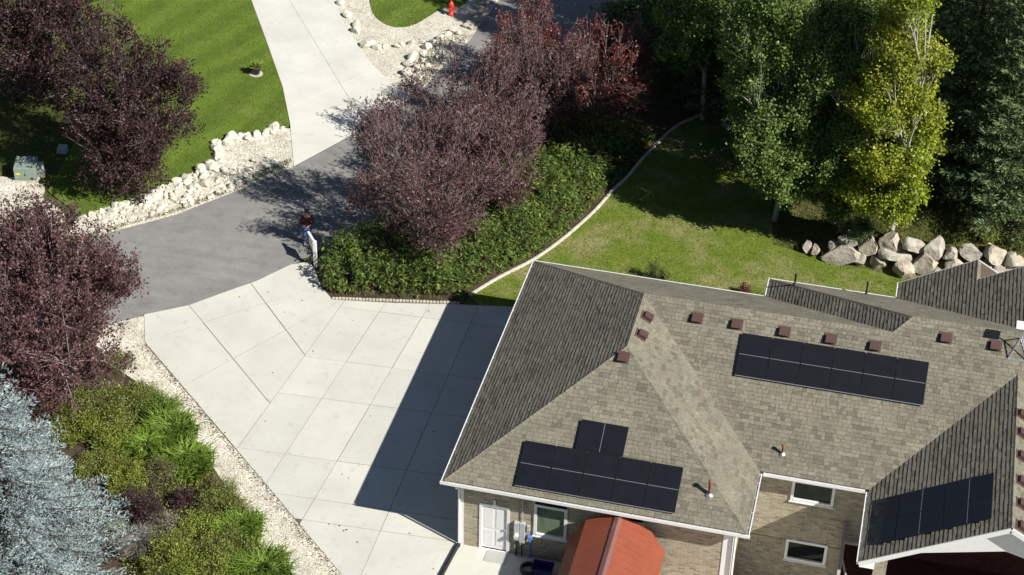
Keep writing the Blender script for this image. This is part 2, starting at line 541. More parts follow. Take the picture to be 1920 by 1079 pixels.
class MB:
    def __init__(s):
        s.v = []; s.f = []

    def add(s, verts, faces):
        n = len(s.v)
        s.v += [tuple(float(c) for c in p) for p in verts]
        s.f += [tuple(i + n for i in f) for f in faces]
        return s

    def box(s, a, b):
        (x0, y0, z0), (x1, y1, z1) = a, b
        return s.add([(x0, y0, z0), (x1, y0, z0), (x1, y1, z0), (x0, y1, z0), (x0, y0, z1), (x1, y0, z1), (x1, y1, z1), (x0, y1, z1)],
                     [(0, 3, 2, 1), (4, 5, 6, 7), (0, 1, 5, 4), (1, 2, 6, 5), (2, 3, 7, 6), (3, 0, 4, 7)])

    def frame(s, o, ex, ey, ez, a, b):
        """box from corner coords a to b in the frame (o; ex, ey, ez)"""
        o, ex, ey, ez = map(np.asarray, (o, ex, ey, ez))
        pts = []
        for z in (a[2], b[2]):
            for x, y in ((a[0], a[1]), (b[0], a[1]), (b[0], b[1]), (a[0], b[1])):
                pts.append(o + ex * x + ey * y + ez * z)
        return s.add(pts, [(0, 3, 2, 1), (4, 5, 6, 7), (0, 1, 5, 4), (1, 2, 6, 5), (2, 3, 7, 6), (3, 0, 4, 7)])

    def bar(s, p, q, w, h, up=(0, 0, 1)):
        p = np.asarray(p, float); q = np.asarray(q, float)
        d = q - p; L = np.linalg.norm(d); d /= L
        sd = np.cross(d, up)
        if np.linalg.norm(sd) < 1e-6:
            sd = np.cross(d, (1, 0, 0))
        sd /= np.linalg.norm(sd)
        u = np.cross(sd, d)
        return s.frame(p, d, sd, u, (0, -w / 2, -h / 2), (L, w / 2, h / 2))

    def tube(s, pts, rad, n=8, caps=True):
        pts = [np.asarray(p, float) for p in pts]
        if not hasattr(rad, '__len__'):
            rad = [rad] * len(pts)
        vs = []; fs = []
        a = None
        for i, p in enumerate(pts):
            d = pts[min(i + 1, len(pts) - 1)] - pts[max(i - 1, 0)]
            d = d / (np.linalg.norm(d) + 1e-9)
            if a is None:
                ref = np.array([0, 0, 1.0]) if abs(d[2]) < .9 else np.array([1.0, 0, 0])
                a = np.cross(d, ref)
            a = a - d * (a @ d); a /= np.linalg.norm(a)
            b = np.cross(d, a)
            for j in range(n):
                t = 2 * math.pi * j / n
                vs.append(p + rad[i] * (math.cos(t) * a + math.sin(t) * b))
        for i in range(len(pts) - 1):
            for j in range(n):
                k = (j + 1) % n
                fs.append((i * n + j, i * n + k, (i + 1) * n + k, (i + 1) * n + j))
        if caps:
            fs.append(tuple(range(n))[::-1])
            fs.append(tuple(range((len(pts) - 1) * n, len(pts) * n)))
        return s.add(vs, fs)

    def lathe(s, c, prof, n=16):
        """prof list of (r, z) from bottom to top"""
        return s.tube([(c[0], c[1], c[2] + z) for r, z in prof], [max(r, 1e-4) for r, z in prof], n) if False else s._lathe(c, prof, n)

    def _lathe(s, c, prof, n):
        vs = []; fs = []
        for r, z in prof:
            for j in range(n):
                t = 2 * math.pi * j / n
                vs.append((c[0] + r * math.cos(t), c[1] + r * math.sin(t), c[2] + z))
        for i in range(len(prof) - 1):
            for j in range(n):
                k = (j + 1) % n
                fs.append((i * n + j, i * n + k, (i + 1) * n + k, (i + 1) * n + j))
        fs.append(tuple(range(n))[::-1]); fs.append(tuple(range((len(prof) - 1) * n, len(prof) * n)))
        return s.add(vs, fs)

    def prism(s, poly, z0, z1):
        n = len(poly)
        vs = [(p[0], p[1], z0) for p in poly] + [(p[0], p[1], z1) for p in poly]
        fs = [tuple(range(n))[::-1], tuple(range(n, 2 * n))]
        for i in range(n):
            j = (i + 1) % n
            fs.append((i, j, n + j, n + i))
        return s.add(vs, fs)

    def build(s, name, mat, parent=None, smooth=False, bevel=0.0):
        me = bpy.data.meshes.new(name)
        me.from_pydata(s.v, [], s.f)
        me.update()
        if smooth:
            me.polygons.foreach_set('use_smooth', [True] * len(me.polygons))
        o = me_obj(name, me, mat, parent)
        if bevel:
            b = o.modifiers.new('bevel', 'BEVEL'); b.width = bevel; b.segments = 2; b.limit_method = 'ANGLE'
        return o


def ccw(poly):
    a = sum(poly[i][0] * poly[(i + 1) % len(poly)][1] - poly[(i + 1) % len(poly)][0] * poly[i][1] for i in range(len(poly)))
    return list(poly) if a > 0 else list(poly)[::-1]


def smooth_line(pts, n=6):
    P = [np.array(p, float) for p in pts]
    P = [2 * P[0] - P[1]] + P + [2 * P[-1] - P[-2]]
    out = []
    for i in range(1, len(P) - 2):
        for k in range(n):
            t = k / n
            out.append(.5 * ((2 * P[i]) + (-P[i - 1] + P[i + 1]) * t + (2 * P[i - 1] - 5 * P[i] + 4 * P[i + 1] - P[i + 2]) * t * t
                             + (-P[i - 1] + 3 * P[i] - 3 * P[i + 1] + P[i + 2]) * t ** 3))
    out.append(P[-2])
    return [tuple(p) for p in out]


def sheet(name, poly, z, mat, thick=0.0):
    mb = MB()
    poly = ccw(poly)
    mb.prism(poly, z - .25, z)
    o = mb.build(name, mat)
    tag(o, kind='structure')
    return o


def inside(poly, x, y):
    poly = np.asarray(poly); r = np.zeros(len(x), bool)
    n = len(poly); j = n - 1
    for i in range(n):
        xi, yi = poly[i][:2]; xj, yj = poly[j][:2]
        c = ((yi > y) != (yj > y)) & (x < (xj - xi) * (y - yi) / (yj - yi + 1e-12) + xi)
        r ^= c; j = i
    return r


def scatter(poly, n):
    poly = np.asarray(poly); lo = poly.min(0); hi = poly.max(0)
    out = []
    tot = 0
    while tot < n:
        p = RNG.random((n, 2)) * (hi - lo) + lo
        p = p[inside(poly, p[:, 0], p[:, 1])]
        out.append(p); tot += len(p)
    return np.concatenate(out)[:n]


def poly_area(poly):
    p = np.asarray(poly)
    return abs(np.sum(p[:, 0] * np.roll(p[:, 1], -1) - np.roll(p[:, 0], -1) * p[:, 1])) / 2


# ------------------------------------------------------------------ vegetation helpers
def reseed(text):
    global RNG
    RNG = np.random.default_rng(zlib.crc32(text.encode()))


def unit(v):
    return v / (np.linalg.norm(v, axis=-1, keepdims=True) + 1e-9)


def rand_dirs(n):
    return unit(RNG.normal(size=(n, 3)))


def leaf_geo(P, D, Nn, L, W):
    """rhombic leaf quads: base P, direction D, normal Nn, length L, width W (arrays)"""
    S = unit(np.cross(D, Nn))
    L = L[:, None]; W = W[:, None]
    a = P; c = P + D * L
    m = P + D * L * .45
    b = m + S * W * .5; d = m - S * W * .5
    V = np.stack([a, b, c, d], 1).reshape(-1, 3)
    F = np.arange(len(P) * 4).reshape(-1, 4)
    return V, F


def tri_geo(P, D, S, L, W):
    L = L[:, None]; W = W[:, None]
    V = np.stack([P - S * W * .5, P + S * W * .5, P + D * L], 1).reshape(-1, 3)
    return V, np.arange(len(P) * 3).reshape(-1, 3)


def tubes(P0, P1, P2, r0, r1, S=4, n=3):
    """many quadratic-bezier tubes at once -> verts, quads"""
    k = len(P0)
    t = np.linspace(0, 1, S)[None, :, None]
    C = (1 - t) ** 2 * P0[:, None] + 2 * t * (1 - t) * P1[:, None] + t * t * P2[:, None]
    T = unit(np.gradient(C, axis=1))
    ref = np.where(np.abs(T[..., 2:3]) < .9, np.array([0, 0, 1.0]), np.array([1.0, 0, 0]))
    A = unit(np.cross(T, ref)); B = np.cross(T, A)
    r = (r0[:, None] + (r1 - r0)[:, None] * np.linspace(0, 1, S)[None])[..., None]
    ang = np.arange(n) * 2 * math.pi / n
    V = C[:, :, None] + r[:, :, None] * (np.cos(ang)[None, None, :, None] * A[:, :, None] + np.sin(ang)[None, None, :, None] * B[:, :, None])
    idx = np.arange(k * S * n).reshape(k, S, n)
    j2 = np.roll(idx, -1, axis=2)
    F = np.stack([idx[:, :-1], j2[:, :-1], j2[:, 1:], idx[:, 1:]], -1).reshape(-1, 4)
    return V.reshape(-1, 3), F, C


def merge(parts):
    V = []; F = []; n = 0
    for v, f in parts:
        V.append(v); F.append(f + n); n += len(v)
    return np.concatenate(V), np.concatenate(F)


def lobe_points(lobes, n, shell=.35):
    lob = np.array(lobes, float)
    w = (lob[:, 3] * lob[:, 4] * lob[:, 5]) ** .7
    k = RNG.choice(len(lob), n, p=w / w.sum())
    d = rand_dirs(n)
    r = RNG.random(n) ** shell
    return lob[k, :3] + d * r[:, None] * lob[k, 3:6], d


def nearest(A, B):
    """index into B of nearest point for each A (chunked)"""
    out = np.empty(len(A), int)
    for i in range(0, len(A), 400):
        out[i:i + 400] = np.argmin(((A[i:i + 400, None] - B[None]) ** 2).sum(-1), 1)
    return out


def grow(root, lobes, trunk_top, tr, n_limb, n_sub, n_twig, stems=1, fan=.35, sides=3, twig_r=.008, shell=.4, lo=.12, pulls=(.45, .25, .12), wob=.08):
    """trunk -> limbs -> sub-branches -> twigs; returns wood geometry, twig curves"""
    geo = []
    H = trunk_top[2]
    # trunks
    P0 = np.zeros((stems, 3)); P0[:, :2] = RNG.normal(size=(stems, 2)) * .12 * (stems > 1)
    P2 = np.array([trunk_top] * stems, float)
    if stems > 1:
        a = np.arange(stems) * 2 * math.pi / stems + RNG.random(stems)
        P2[:, 0] += np.cos(a) * fan * H; P2[:, 1] += np.sin(a) * fan * H
        P2[:, 2] *= RNG.uniform(.8, 1.0, stems)
    P1 = (P0 + P2) / 2; P1[:, :2] = P0[:, :2] * .6 + P2[:, :2] * .4 + RNG.normal(size=(stems, 2)) * .1
    v, f, C = tubes(P0, P1, P2, np.full(stems, tr), np.full(stems, tr * .25), 9, 7)
    geo.append((v, f))
    nodes = C[:, 1:].reshape(-1, 3)
    nr = np.repeat(np.linspace(tr, tr * .25, 9)[None, 1:], stems, 0).ravel()
    for lvl, (n, rr, S) in enumerate(((n_limb, .5, 7), (n_sub, .5, 5), (n_twig, 0, 4))):
        tips, _ = lobe_points(lobes, n, shell if lvl else .5)
        if lvl == 0:
            tips[:, 2] = np.maximum(tips[:, 2], H * .25)
        # attach below the tip: search from a point pulled down and inwards
        q = tips.copy()
        pull = pulls[lvl]
        q[:, 2] -= pull * np.maximum(q[:, 2] - H * lo, 0)
        q[:, :2] = q[:, :2] * (1 - pull) + pull * np.array(trunk_top[:2]) * .5
        i = nearest(q, nodes)
        p0 = nodes[i]; r0 = nr[i]
        L = np.linalg.norm(tips - p0, axis=1)
        up = np.array([0, 0, 1.0])
        p1 = (p0 + tips) / 2 + up * (L * (.12, .08, .05)[lvl])[:, None] + RNG.normal(size=tips.shape) * (L * wob)[:, None]
        ra = np.minimum(r0 * .75, (tr * .45, tr * .18, twig_r)[lvl]) if lvl < 2 else np.full(n, twig_r)
        rb = ra * (.3, .35, .45)[lvl]
        v, f, C = tubes(p0, p1, tips, ra, rb, S, (5, 4, sides)[lvl])
        geo.append((v, f))
        if lvl < 2:
            nodes = np.concatenate([nodes, C[:, 2:].reshape(-1, 3)])
            nr = np.concatenate([nr, (ra[:, None] + (rb - ra)[:, None] * np.linspace(0, 1, S)[None, 2:]).ravel()])
    v, f = merge(geo)
    return v, f, C


def leaves_on(C, per, size, aspect=.55, sig=.06, lo=.3, up=.3, droop=0.0, out_dir=.5, var=.35):
    k, S, _ = C.shape
    n = k * per
    ti = RNG.uniform(lo, 1, n) * (S - 1)
    ci = np.repeat(np.arange(k), per)
    i0 = np.minimum(ti.astype(int), S - 2); fr = (ti - i0)[:, None]
    P = C[ci, i0] * (1 - fr) + C[ci, i0 + 1] * fr
    T = unit(C[ci, -1] - C[ci, 0])
    P = P + RNG.normal(size=P.shape) * sig
    D = unit(T * out_dir + rand_dirs(n) + np.array([0, 0, -droop]))
    Nn = unit(rand_dirs(n) + np.array([0, 0, up]) + T * .7)
    Ls = size * RNG.uniform(1 - var, 1 + var, n)
    return leaf_geo(P, D, Nn, Ls, Ls * aspect)


def broad_tree(name, px, lobes, top, tr, nl, ns, nt, per, size, leaf, bark, label, cat='tree', group=None, stems=1, fan=.35,
               aspect=.55, sig=.06, droop=0.0, twig_r=.008, shell=.4, loc=None, lo=.3, outd=.5, up=.3, sides=3, pulls=(.45, .25, .12), wob=.08):
    reseed(label)
    p = G(*px) if loc is None else np.array(loc)
    root = empty(name, p)
    v, f, C = grow(p, lobes, np.array(top, float), tr, nl, ns, nt, stems, fan, sides, twig_r, shell, .12, pulls, wob)
    me_obj('trunk', np_mesh('trunk', v, f, bark, True), None, root)
    v, f = leaves_on(C, per, size, aspect, sig, lo, up, droop, outd)
    c = me_obj('crown', np_mesh('crown', v, f, leaf), None, root)
    return tag(root, label, cat, group)


def rand_lobes(center, rad, n, lump=.45):
    """ellipsoid made of a core and n lumps on it"""
    c = np.array(center, float); r = np.array(rad, float)
    out = [(*c, *(r * .72))]
    d = rand_dirs(n)
    for k in range(n):
        s = RNG.uniform(.7, 1.2) * lump
        out.append((*(c + d[k] * r * RNG.uniform(.55, .78)), *(np.mean(r) * s * np.array([1, 1, .85]))))
    return out


def column_lobes(H, z0, rmax, n, lean=(0, 0), peak=.35, size=(.5, .95), flat=.75):
    out = []
    for k in range(n):
        t = (k + RNG.random()) / n
        z = z0 + (H - z0) * t
        prof = (min(1, .45 + t / peak * .55) if t < peak else (1 - ((t - peak) / (1 - peak)) ** 1.6 * .85))
        a = RNG.random() * 2 * math.pi
        rr = rmax * prof * RNG.uniform(.35, .8)
        s = rmax * prof * RNG.uniform(*size) * .55 + .15
        out.append((math.cos(a) * rr + lean[0] * t, math.sin(a) * rr + lean[1] * t, z, s, s, s * flat))
    return out


def spruce(name, loc, H, R, leaf, label, shoot=.13, whorl=.34, nb=8, dens=1.0, z0=.25, fanN=3, cat='tree', group=None, seglen=.13, wid=.3, droop=.16):
    reseed(label)
    root = empty(name, loc)
    v, f, _ = tubes(np.zeros((1, 3)), np.array([[0.03, 0, H * .5]]), np.array([[0, 0, H]]), np.array([.05 + H * .014]), np.array([.012]), 12, 7)
    wood = [(v, f)]
    P = []; D = []
    B0 = []; B1 = []; B2 = []; BR = []
    z = z0
    while z < H - .1:
        t = z / H
        L0 = R * (1 - t) ** .85 + .10
        k = max(4, int(nb * (.55 + .6 * (1 - t))))
        a0 = RNG.random() * 6.28
        for j in range(k):
            a = a0 + 6.283 * j / k + RNG.normal() * .18
            L = L0 * RNG.uniform(.70, 1.15)
            dr = np.array([math.cos(a), math.sin(a), 0])
            rise = .30 * t * L + .05 * L
            p0 = np.array([0, 0, z + RNG.normal() * .08])
            p1 = p0 + dr * L * .55 + np.array([0, 0, rise * .2 - droop * L * (1 - t)])
            p2 = p0 + dr * L + np.array([0, 0, rise - droop * .6 * L * (1 - t)])
            B0.append(p0); B1.append(p1); B2.append(p2); BR.append(.008 + .010 * L)
            m = max(3, int(L / (seglen / dens)))
            s = np.linspace(.18, 1, m)
            C = ((1 - s) ** 2)[:, None] * p0 + (2 * s * (1 - s))[:, None] * p1 + (s * s)[:, None] * p2
            T = unit((2 * (1 - s))[:, None] * (p1 - p0) + (2 * s)[:, None] * (p2 - p1))
            side = np.array([-dr[1], dr[0], 0])
            for i in range(m):
                bl = (1 - s[i]) * L * .55 + .16
                bl = min(bl, .75) * RNG.uniform(.7, 1.15)
                for sg in (-1, 1):
                    d = T[i] * .72 + side * sg * .75 + np.array([0, 0, RNG.normal() * .10])
                    d /= np.linalg.norm(d)
                    q = max(2, int(bl / (shoot * .62)))
                    u = (np.arange(q) + RNG.random()) / q
                    P.append(C[i] + d * (u * bl)[:, None] + np.array([0, 0, -.10])[None] * (u * u * bl)[:, None])
                    dd = np.repeat(d[None], q, 0) + RNG.normal(size=(q, 3)) * .42
                    D.append(dd)
            P.append(C); D.append(T + RNG.normal(size=T.shape) * .25)
        z += whorl * (.62 + .5 * (1 - t)) * RNG.uniform(.85, 1.15)
    # leader
    q = 14
    P.append(np.stack([np.zeros(q), np.zeros(q), np.linspace(H - .5, H + .05, q)], 1)); D.append(RNG.normal(size=(q, 3)) * .5 + np.array([0, 0, .8]))
    v, f, _ = tubes(np.array(B0), np.array(B1), np.array(B2), np.array(BR), np.array(BR) * .3, 5, 3)
    wood.append((v, f))
    P = np.concatenate(P); D = unit(np.concatenate(D))
    geo = []
    for k in range(fanN):
        d = unit(D + rand_dirs(len(P)) * .38)
        sd = unit(np.cross(d, rand_dirs(len(P))))
        L = shoot * RNG.uniform(.75, 1.3, len(P))
        geo.append(leaf_geo(P, d, sd, L, L * wid))
    v, f = merge(wood)
    me_obj('trunk', np_mesh('trunk', v, f, 'bark_brown', True), None, root)
    v, f = merge(geo)
    me_obj('crown', np_mesh('crown', v, f, leaf), None, root)
    return tag(root, label, cat, group)


def shrub(name, px, r, h, leaf, label, n=9000, size=.06, aspect=.5, style='leaf', cat='shrub', group=None, loc=None, stretch=1.0, rot=0.0):
    reseed(label)
    p = G(*px) if loc is None else np.array(loc)
    root = empty(name, p)
    cr, sr = math.cos(rot), math.sin(rot)
    if style == 'leaf':
        lobes = [(0, 0, h * .45, r * .8, r * .8, h * .5)]
        for k in range(12):
            a = RNG.random() * 6.28; rr = r * RNG.uniform(.25, .8)
            s = RNG.uniform(.22, .42)
            lobes.append((math.cos(a) * rr, math.sin(a) * rr, h * RNG.uniform(.35, .85) * (1 - .35 * rr / r), r * s, r * s, h * s * .9))
        nt = max(60, int(n * .7) // 14)
        tips, d = lobe_points(lobes, nt, .22)
        tips[:, 2] = np.maximum(tips[:, 2], .04)
        tips[:, 0] *= stretch
        tips[:, :2] = tips[:, :2] @ np.array([[cr, sr], [-sr, cr]])
        p0 = tips * np.array([.25, .25, .05])
        p1 = (p0 + tips) / 2 + np.array([0, 0, h * .12])
        v, f, C = tubes(p0, p1, tips, np.full(nt, .008), np.full(nt, .003), 4, 3)
        me_obj('stems', np_mesh('stems', v, f, 'bark_brown'), None, root)
        v, f = leaves_on(C, 14, size, aspect, size * .9, .6, .5, 0, .9)
    else:
        nt = n // 2
        pts = rand_dirs(nt)[:, :2] * (RNG.random(nt) ** .5)[:, None] * r * .85
        pts[:, 0] *= stretch
        pts = pts @ np.array([[cr, sr], [-sr, cr]])
        base = np.concatenate([pts, np.zeros((nt, 1))], 1)
        a = RNG.random(nt) * 6.28
        od = np.stack([np.cos(a), np.sin(a), np.zeros(nt)], 1)
        hh = h * RNG.uniform(.6, 1.1, nt) * (1 - .35 * (np.linalg.norm(pts, axis=1) / (r * max(1, stretch))) ** 2)
        mid = base + od * (hh * .22)[:, None] + np.array([0, 0, 1.0]) * (hh * .8)[:, None]
        tip = base + od * (hh * .75)[:, None] + np.array([0, 0, 1.0]) * (hh * .85)[:, None]
        s = unit(np.cross(od, np.array([0, 0, 1.0])))
        w = (size * RNG.uniform(.7, 1.3, nt))[:, None]
        V = np.stack([base - s * w * .4, base + s * w * .4, mid + s * w * .5, mid - s * w * .5, tip + s * w * .08, tip - s * w * .08], 1).reshape(-1, 3)
        i = np.arange(nt)[:, None] * 6
        f = np.concatenate([i + np.array([0, 1, 2, 3]), i + np.array([3, 2, 4, 5])])
        v = V
    me_obj('foliage', np_mesh('foliage', v, f, leaf), None, root)
    return tag(root, label, cat, group)


def grass(name, poly, dens, h, mat, label, zoff=0.0, w=.022, hmap=False, cap=120000):
    n = min(cap, int(poly_area(poly) * dens))
    p = scatter(poly, n)
    z = height(p[:, 0], p[:, 1]) if hmap else np.zeros(n)
    P = np.stack([p[:, 0], p[:, 1], z + zoff], 1)
    D = unit(RNG.normal(size=(n, 3)) * .45 + np.array([0, 0, 1.0]))
    a = RNG.random(n) * 6.28
    S = np.stack([np.cos(a), np.sin(a), np.zeros(n)], 1)
    v, f = tri_geo(P, D, S, h * RNG.uniform(.6, 1.4, n), w * RNG.uniform(.7, 1.4, n))
    o = me_obj(name, np_mesh(name, v, f, mat))
    return tag(o, label, 'grass', None, 'stuff')


ROCKS = {}


def rock_mesh(kind, k, mat, sub=2, planes=9):
    key = (kind, k)
    if key in ROCKS:
        return ROCKS[key]
    rng = np.random.default_rng(100 + k * 17 + len(kind))
    bm = bmesh.new()
    bmesh.ops.create_icosphere(bm, subdivisions=sub, radius=1.0)
    V = np.array([v.co[:] for v in bm.verts])
    for _ in range(planes):
        n = rng.normal(size=3); n /= np.linalg.norm(n)
        d = rng.uniform(.46, .82)
        s = V @ n
        V = V - np.maximum(s - d, 0)[:, None] * n
    V += rng.normal(size=V.shape) * .018
    for v, c in zip(bm.verts, V):
        v.co = c
    me = bpy.data.meshes.new(kind)
    bm.to_mesh(me); bm.free()
    me.materials.append(MATS[mat])
    ROCKS[key] = me
    return me


# ------------------------------------------------------------------ the setting
HE, SL = 3.16, 0.57            # eave height, roof slope
W1, LY = 10.02, 13.19          # front wing width, house depth on that side
OH = 0.45                      # overhang


def build_ground():
    xs = np.unique(np.concatenate([[-300, -150, -80, -60], np.arange(-45, 45.1, .75), [9.6, 60, 80, 150, 300]]))
    ys = np.unique(np.concatenate([[-200, -100, -50, -25], np.arange(-14, 75.1, .75), [3.6, 90, 130, 200, 400]]))
    X, Y = np.meshgrid(xs, ys)
    Z = height(X, Y) - .03
    V = np.stack([X, Y, Z], -1).reshape(-1, 3)
    idx = np.arange(X.size).reshape(X.shape)
    F = np.stack([idx[:-1, :-1], idx[:-1, 1:], idx[1:, 1:], idx[1:, :-1]], -1)
    cx = (X[:-1, :-1] + X[1:, 1:]) / 2; cy = (Y[:-1, :-1] + Y[1:, 1:]) / 2
    keep = ~((cx > 9.6) & (cx < 30) & (cy < 3.6) & (cy > -14))
    o = me_obj('ground', np_mesh('ground', V, F[keep], 'ground', True))
    tag(o, kind='structure')
    mb = MB().box((9.0, -14.2, -2.95), (30.2, 3.9, -2.7))
    tag(mb.build('courtyard_floor', 'concrete_old'), kind='structure')


build_ground()

# road
ROAD_L = [tuple(unproj(*p)[:2]) for p in [(200, 437), (330, 402), (450, 355), (550, 312), (640, 262), (760, 187), (830, 125), (880, 75), (905, 40), (935, 0)]]
dirv = np.array(ROAD_L[0]) - np.array(ROAD_L[2]); dirv /= np.linalg.norm(dirv)
ROAD_L = [tuple(np.array(ROAD_L[0]) + dirv * 14)] + ROAD_L
e = np.array(ROAD_L[-1]) - np.array(ROAD_L[-2]); e /= np.linalg.norm(e)
ROAD_L.append(tuple(np.array(ROAD_L[-1]) + e * 25))
RC = [tuple(unproj(*p)[:2]) for p in [(275, 590), (355, 572), (420, 548), (480, 527), (555, 492)]]
ROAD_R = [tuple(np.array(RC[0]) + dirv * 13)] + RC
for i in range(4, len(ROAD_L)):
    a = np.array(ROAD_L[max(i - 1, 0)]); b = np.array(ROAD_L[min(i + 1, len(ROAD_L) - 1)])
    t = (b - a) / np.linalg.norm(b - a)
    ROAD_R.append(tuple(np.array(ROAD_L[i]) + 5.9 * np.array([t[1], -t[0]])))


def ragged(line, step=.35, amp=.035):
    out = []
    for a, b in zip(line[:-1], line[1:]):
        a = np.array(a); b = np.array(b); m = max(1, int(np.linalg.norm(b - a) / step))
        t = (b - a) / np.linalg.norm(b - a)
        for k in range(m):
            out.append(tuple(a + (b - a) * k / m + np.array([-t[1], t[0]]) * random.uniform(-amp, amp)))
    return out + [tuple(line[-1])]


ROAD = ragged(ROAD_L) + ragged(ROAD_R)[::-1]
sheet('road', ROAD, .012, 'asphalt')


# ---- concrete slabs
def cut(poly, a, b):
    """split a polygon by the infinite line a-b -> left, right"""
    a = np.array(a); b = np.array(b); n = np.array([-(b - a)[1], (b - a)[0]]); n = n / np.linalg.norm(n)
    L = []; R = []
    m = len(poly)
    for i in range(m):
        p = np.array(poly[i]); q = np.array(poly[(i + 1) % m])
        dp = (p - a) @ n; dq = (q - a) @ n
        if dp >= 0: L.append(tuple(p))
        if dp <= 0: R.append(tuple(p))
        if dp * dq < 0:
            x = p + (q - p) * dp / (dp - dq)
            L.append(tuple(x)); R.append(tuple(x))
    return [x for x in (L, R) if len(x) > 2 and poly_area(x) > .02]


def cut_all(polys, pa, pb, cond=None):
    a = unproj(*pa)[:2]; b = unproj(*pb)[:2]
    out = []
    for p in polys:
        c = np.mean(np.array(p), 0)
        if cond is None or cond(c):
            out += cut(p, a, b)
        else:
            out.append(p)
    return out


def side(pa, pb):
    a = unproj(*pa)[:2]; b = unproj(*pb)[:2]
    return lambda c: (b[0] - a[0]) * (c[1] - a[1]) - (b[1] - a[1]) * (c[0] - a[0]) > 0


def inset(poly, d):
    poly = ccw(poly); n = len(poly); out = []
    for i in range(n):
        p0 = np.array(poly[i - 1]); p1 = np.array(poly[i]); p2 = np.array(poly[(i + 1) % n])
        u = (p1 - p0) / (np.linalg.norm(p1 - p0) + 1e-9); v = (p2 - p1) / (np.linalg.norm(p2 - p1) + 1e-9)
        n1 = np.array([-u[1], u[0]]); n2 = np.array([-v[1], v[0]])
        m = n1 + n2; m = m / max(.5, (m @ m) / 2)
        out.append(tuple(p1 + m * d))
    return out


def slabs(parent, polys, mat, gap=.013, z=.05, bev=.003):
    for p in polys:
        if poly_area(p) < .06:
            continue
        q = inset(p, gap * random.uniform(.55, 1.1))
        top = inset(q, bev)
        zz = z + random.uniform(-.003, .003)
        mb = MB(); n = len(q)
        vs = [(x, y, -.12) for x, y in q] + [(x, y, zz - .006) for x, y in q] + [(x, y, zz) for x, y in top]
        fs = [tuple(range(2 * n, 3 * n))]
        for i in range(n):
            j = (i + 1) % n
            fs += [(i, j, n + j, n + i), (n + i, n + j, 2 * n + j, 2 * n + i)]
        mb.add(vs, fs)
        mb.build('slab', mat, parent)


DRIVE_PX = [(270, 592), (355, 574), (420, 550), (480, 529), (545, 498), (582, 492), (592, 512), (602, 538), (624, 564), (740, 570), (860, 573), (962, 577)]
DRIVE = G2(DRIVE_PX) + [(OH, 13.6), (OH, .45), (.30, -.6), (-.3, -4.5), tuple(unproj(712, 1165)[:2]), tuple(unproj(440, 841)[:2]), tuple(unproj(272, 645)[:2])]
drive = sheet('driveway', DRIVE, .040, 'joint_dirt')
polys = [DRIVE]
JA, JB = (625, 595), (490, 780)
polys = cut_all(polys, JA, JB)
left = side(JB, JA)                      # the turning apron beside the road
grid = lambda c: not left(c)
polys = cut_all(polys, (353, 573), (486, 734), left)
polys = cut_all(polys, (467, 529), (569.6, 665), left)
polys = cut_all(polys, (265, 644), (495, 570), left)
polys = cut_all(polys, (350, 722), (533, 622), left)
for a, b in [((719, 573.7), (583, 780)), ((805.8, 572.5), (591, 935)), ((897, 576), (728, 963))]:
    polys = cut_all(polys, a, b, grid)
for a, b in [((605.8, 573.7), (943, 616)), ((644, 680), (842, 706)), ((486, 734), (849, 781)), ((442, 841), (761, 884)), ((517, 927), (666.6, 949)), ((558.5, 975), (713.7, 997.5))]:
    polys = cut_all(polys, a, b, grid)
slabs(drive, polys, 'concrete')

NDRIVE_L = G2([(440, -70), (463, -20), (500, 80), (530, 165), (544, 235), (551, 314)])
NDRIVE_R = G2([(585, -70), (622, -20), (640, 35), (665, 75), (700, 125), (735, 160), (772, 186)])
NDRIVE = NDRIVE_L + G2([(640, 266)]) + NDRIVE_R[::-1]
ndrive = sheet('neighbour_driveway', NDRIVE, .051, 'joint_dirt')
np_ = [NDRIVE]
np_ = cut_all(np_, (525, -30), (590, 80), lambda c: c[1] > unproj(600, 80)[1])
np_ = cut_all(np_, (590, 80), (682, 232), lambda c: c[1] < unproj(600, 60)[1] + 3)
np_ = cut_all(np_, (500, 85), (650, 70))
np_ = cut_all(np_, (540, 205), (690, 140))
slabs(ndrive, np_, 'concrete_old', .006, .06, .002)

# beds, lawns
BED1 = G2([(516, 240), (546, 243), (551, 313), (450, 356), (330, 403), (200, 438), (120, 445), (150, 405), (245, 374), (320, 342), (405, 305), (410, 274), (440, 256)])
sheet('gravel_bed', BED1, .035, 'gravel')
BED2 = G2([(600, -50), (622, -20), (640, 35), (665, 75), (700, 125), (735, 160), (774, 187), (830, 126), (880, 76), (905, 41), (935, 1), (965, -50)])
sheet('gravel_bed', BED2, .035, 'gravel')
LAWN2 = G2(smooth_line([(665, -50), (690, -5), (700, 28), (722, 47), (750, 53), (780, 47), (808, 30), (832, 17), (870, 10), (905, -50)], 5))
sheet('lawn', LAWN2, .06, 'lawn_lush')
LAWN1 = G2([(150, -80), (440, -68), (463, -20), (500, 80), (530, 165), (543, 236), (516, 243), (440, 258), (410, 276), (403, 306), (320, 344), (245, 376), (150, 407), (90, 360), (150, 250)])
sheet('lawn', LAWN1, .05, 'lawn_lush')
STRIP = G2([(190, 612), (270, 594), (272, 646), (440, 842), (640, 1079), (712, 1165), (560, 1165), (515, 1079), (455, 960), (395, 870), (300, 745), (215, 690), (180, 650)])
sheet('gravel_strip', STRIP, .03, 'gravel')
SOIL = G2([(-60, 600), (225, 640), (215, 690), (300, 745), (395, 870), (455, 960), (515, 1079), (560, 1165), (-60, 1180)])
sheet('planting_bed', SOIL, .022, 'soil')
PADL = G2(smooth_line([(-60, 326), (20, 334), (62, 340), (84, 352), (80, 372), (104, 388), (122, 404), (112, 428), (128, 446), (60, 500), (-60, 520)], 4))
sheet('gravel_pad', PADL, .03, 'gravel')
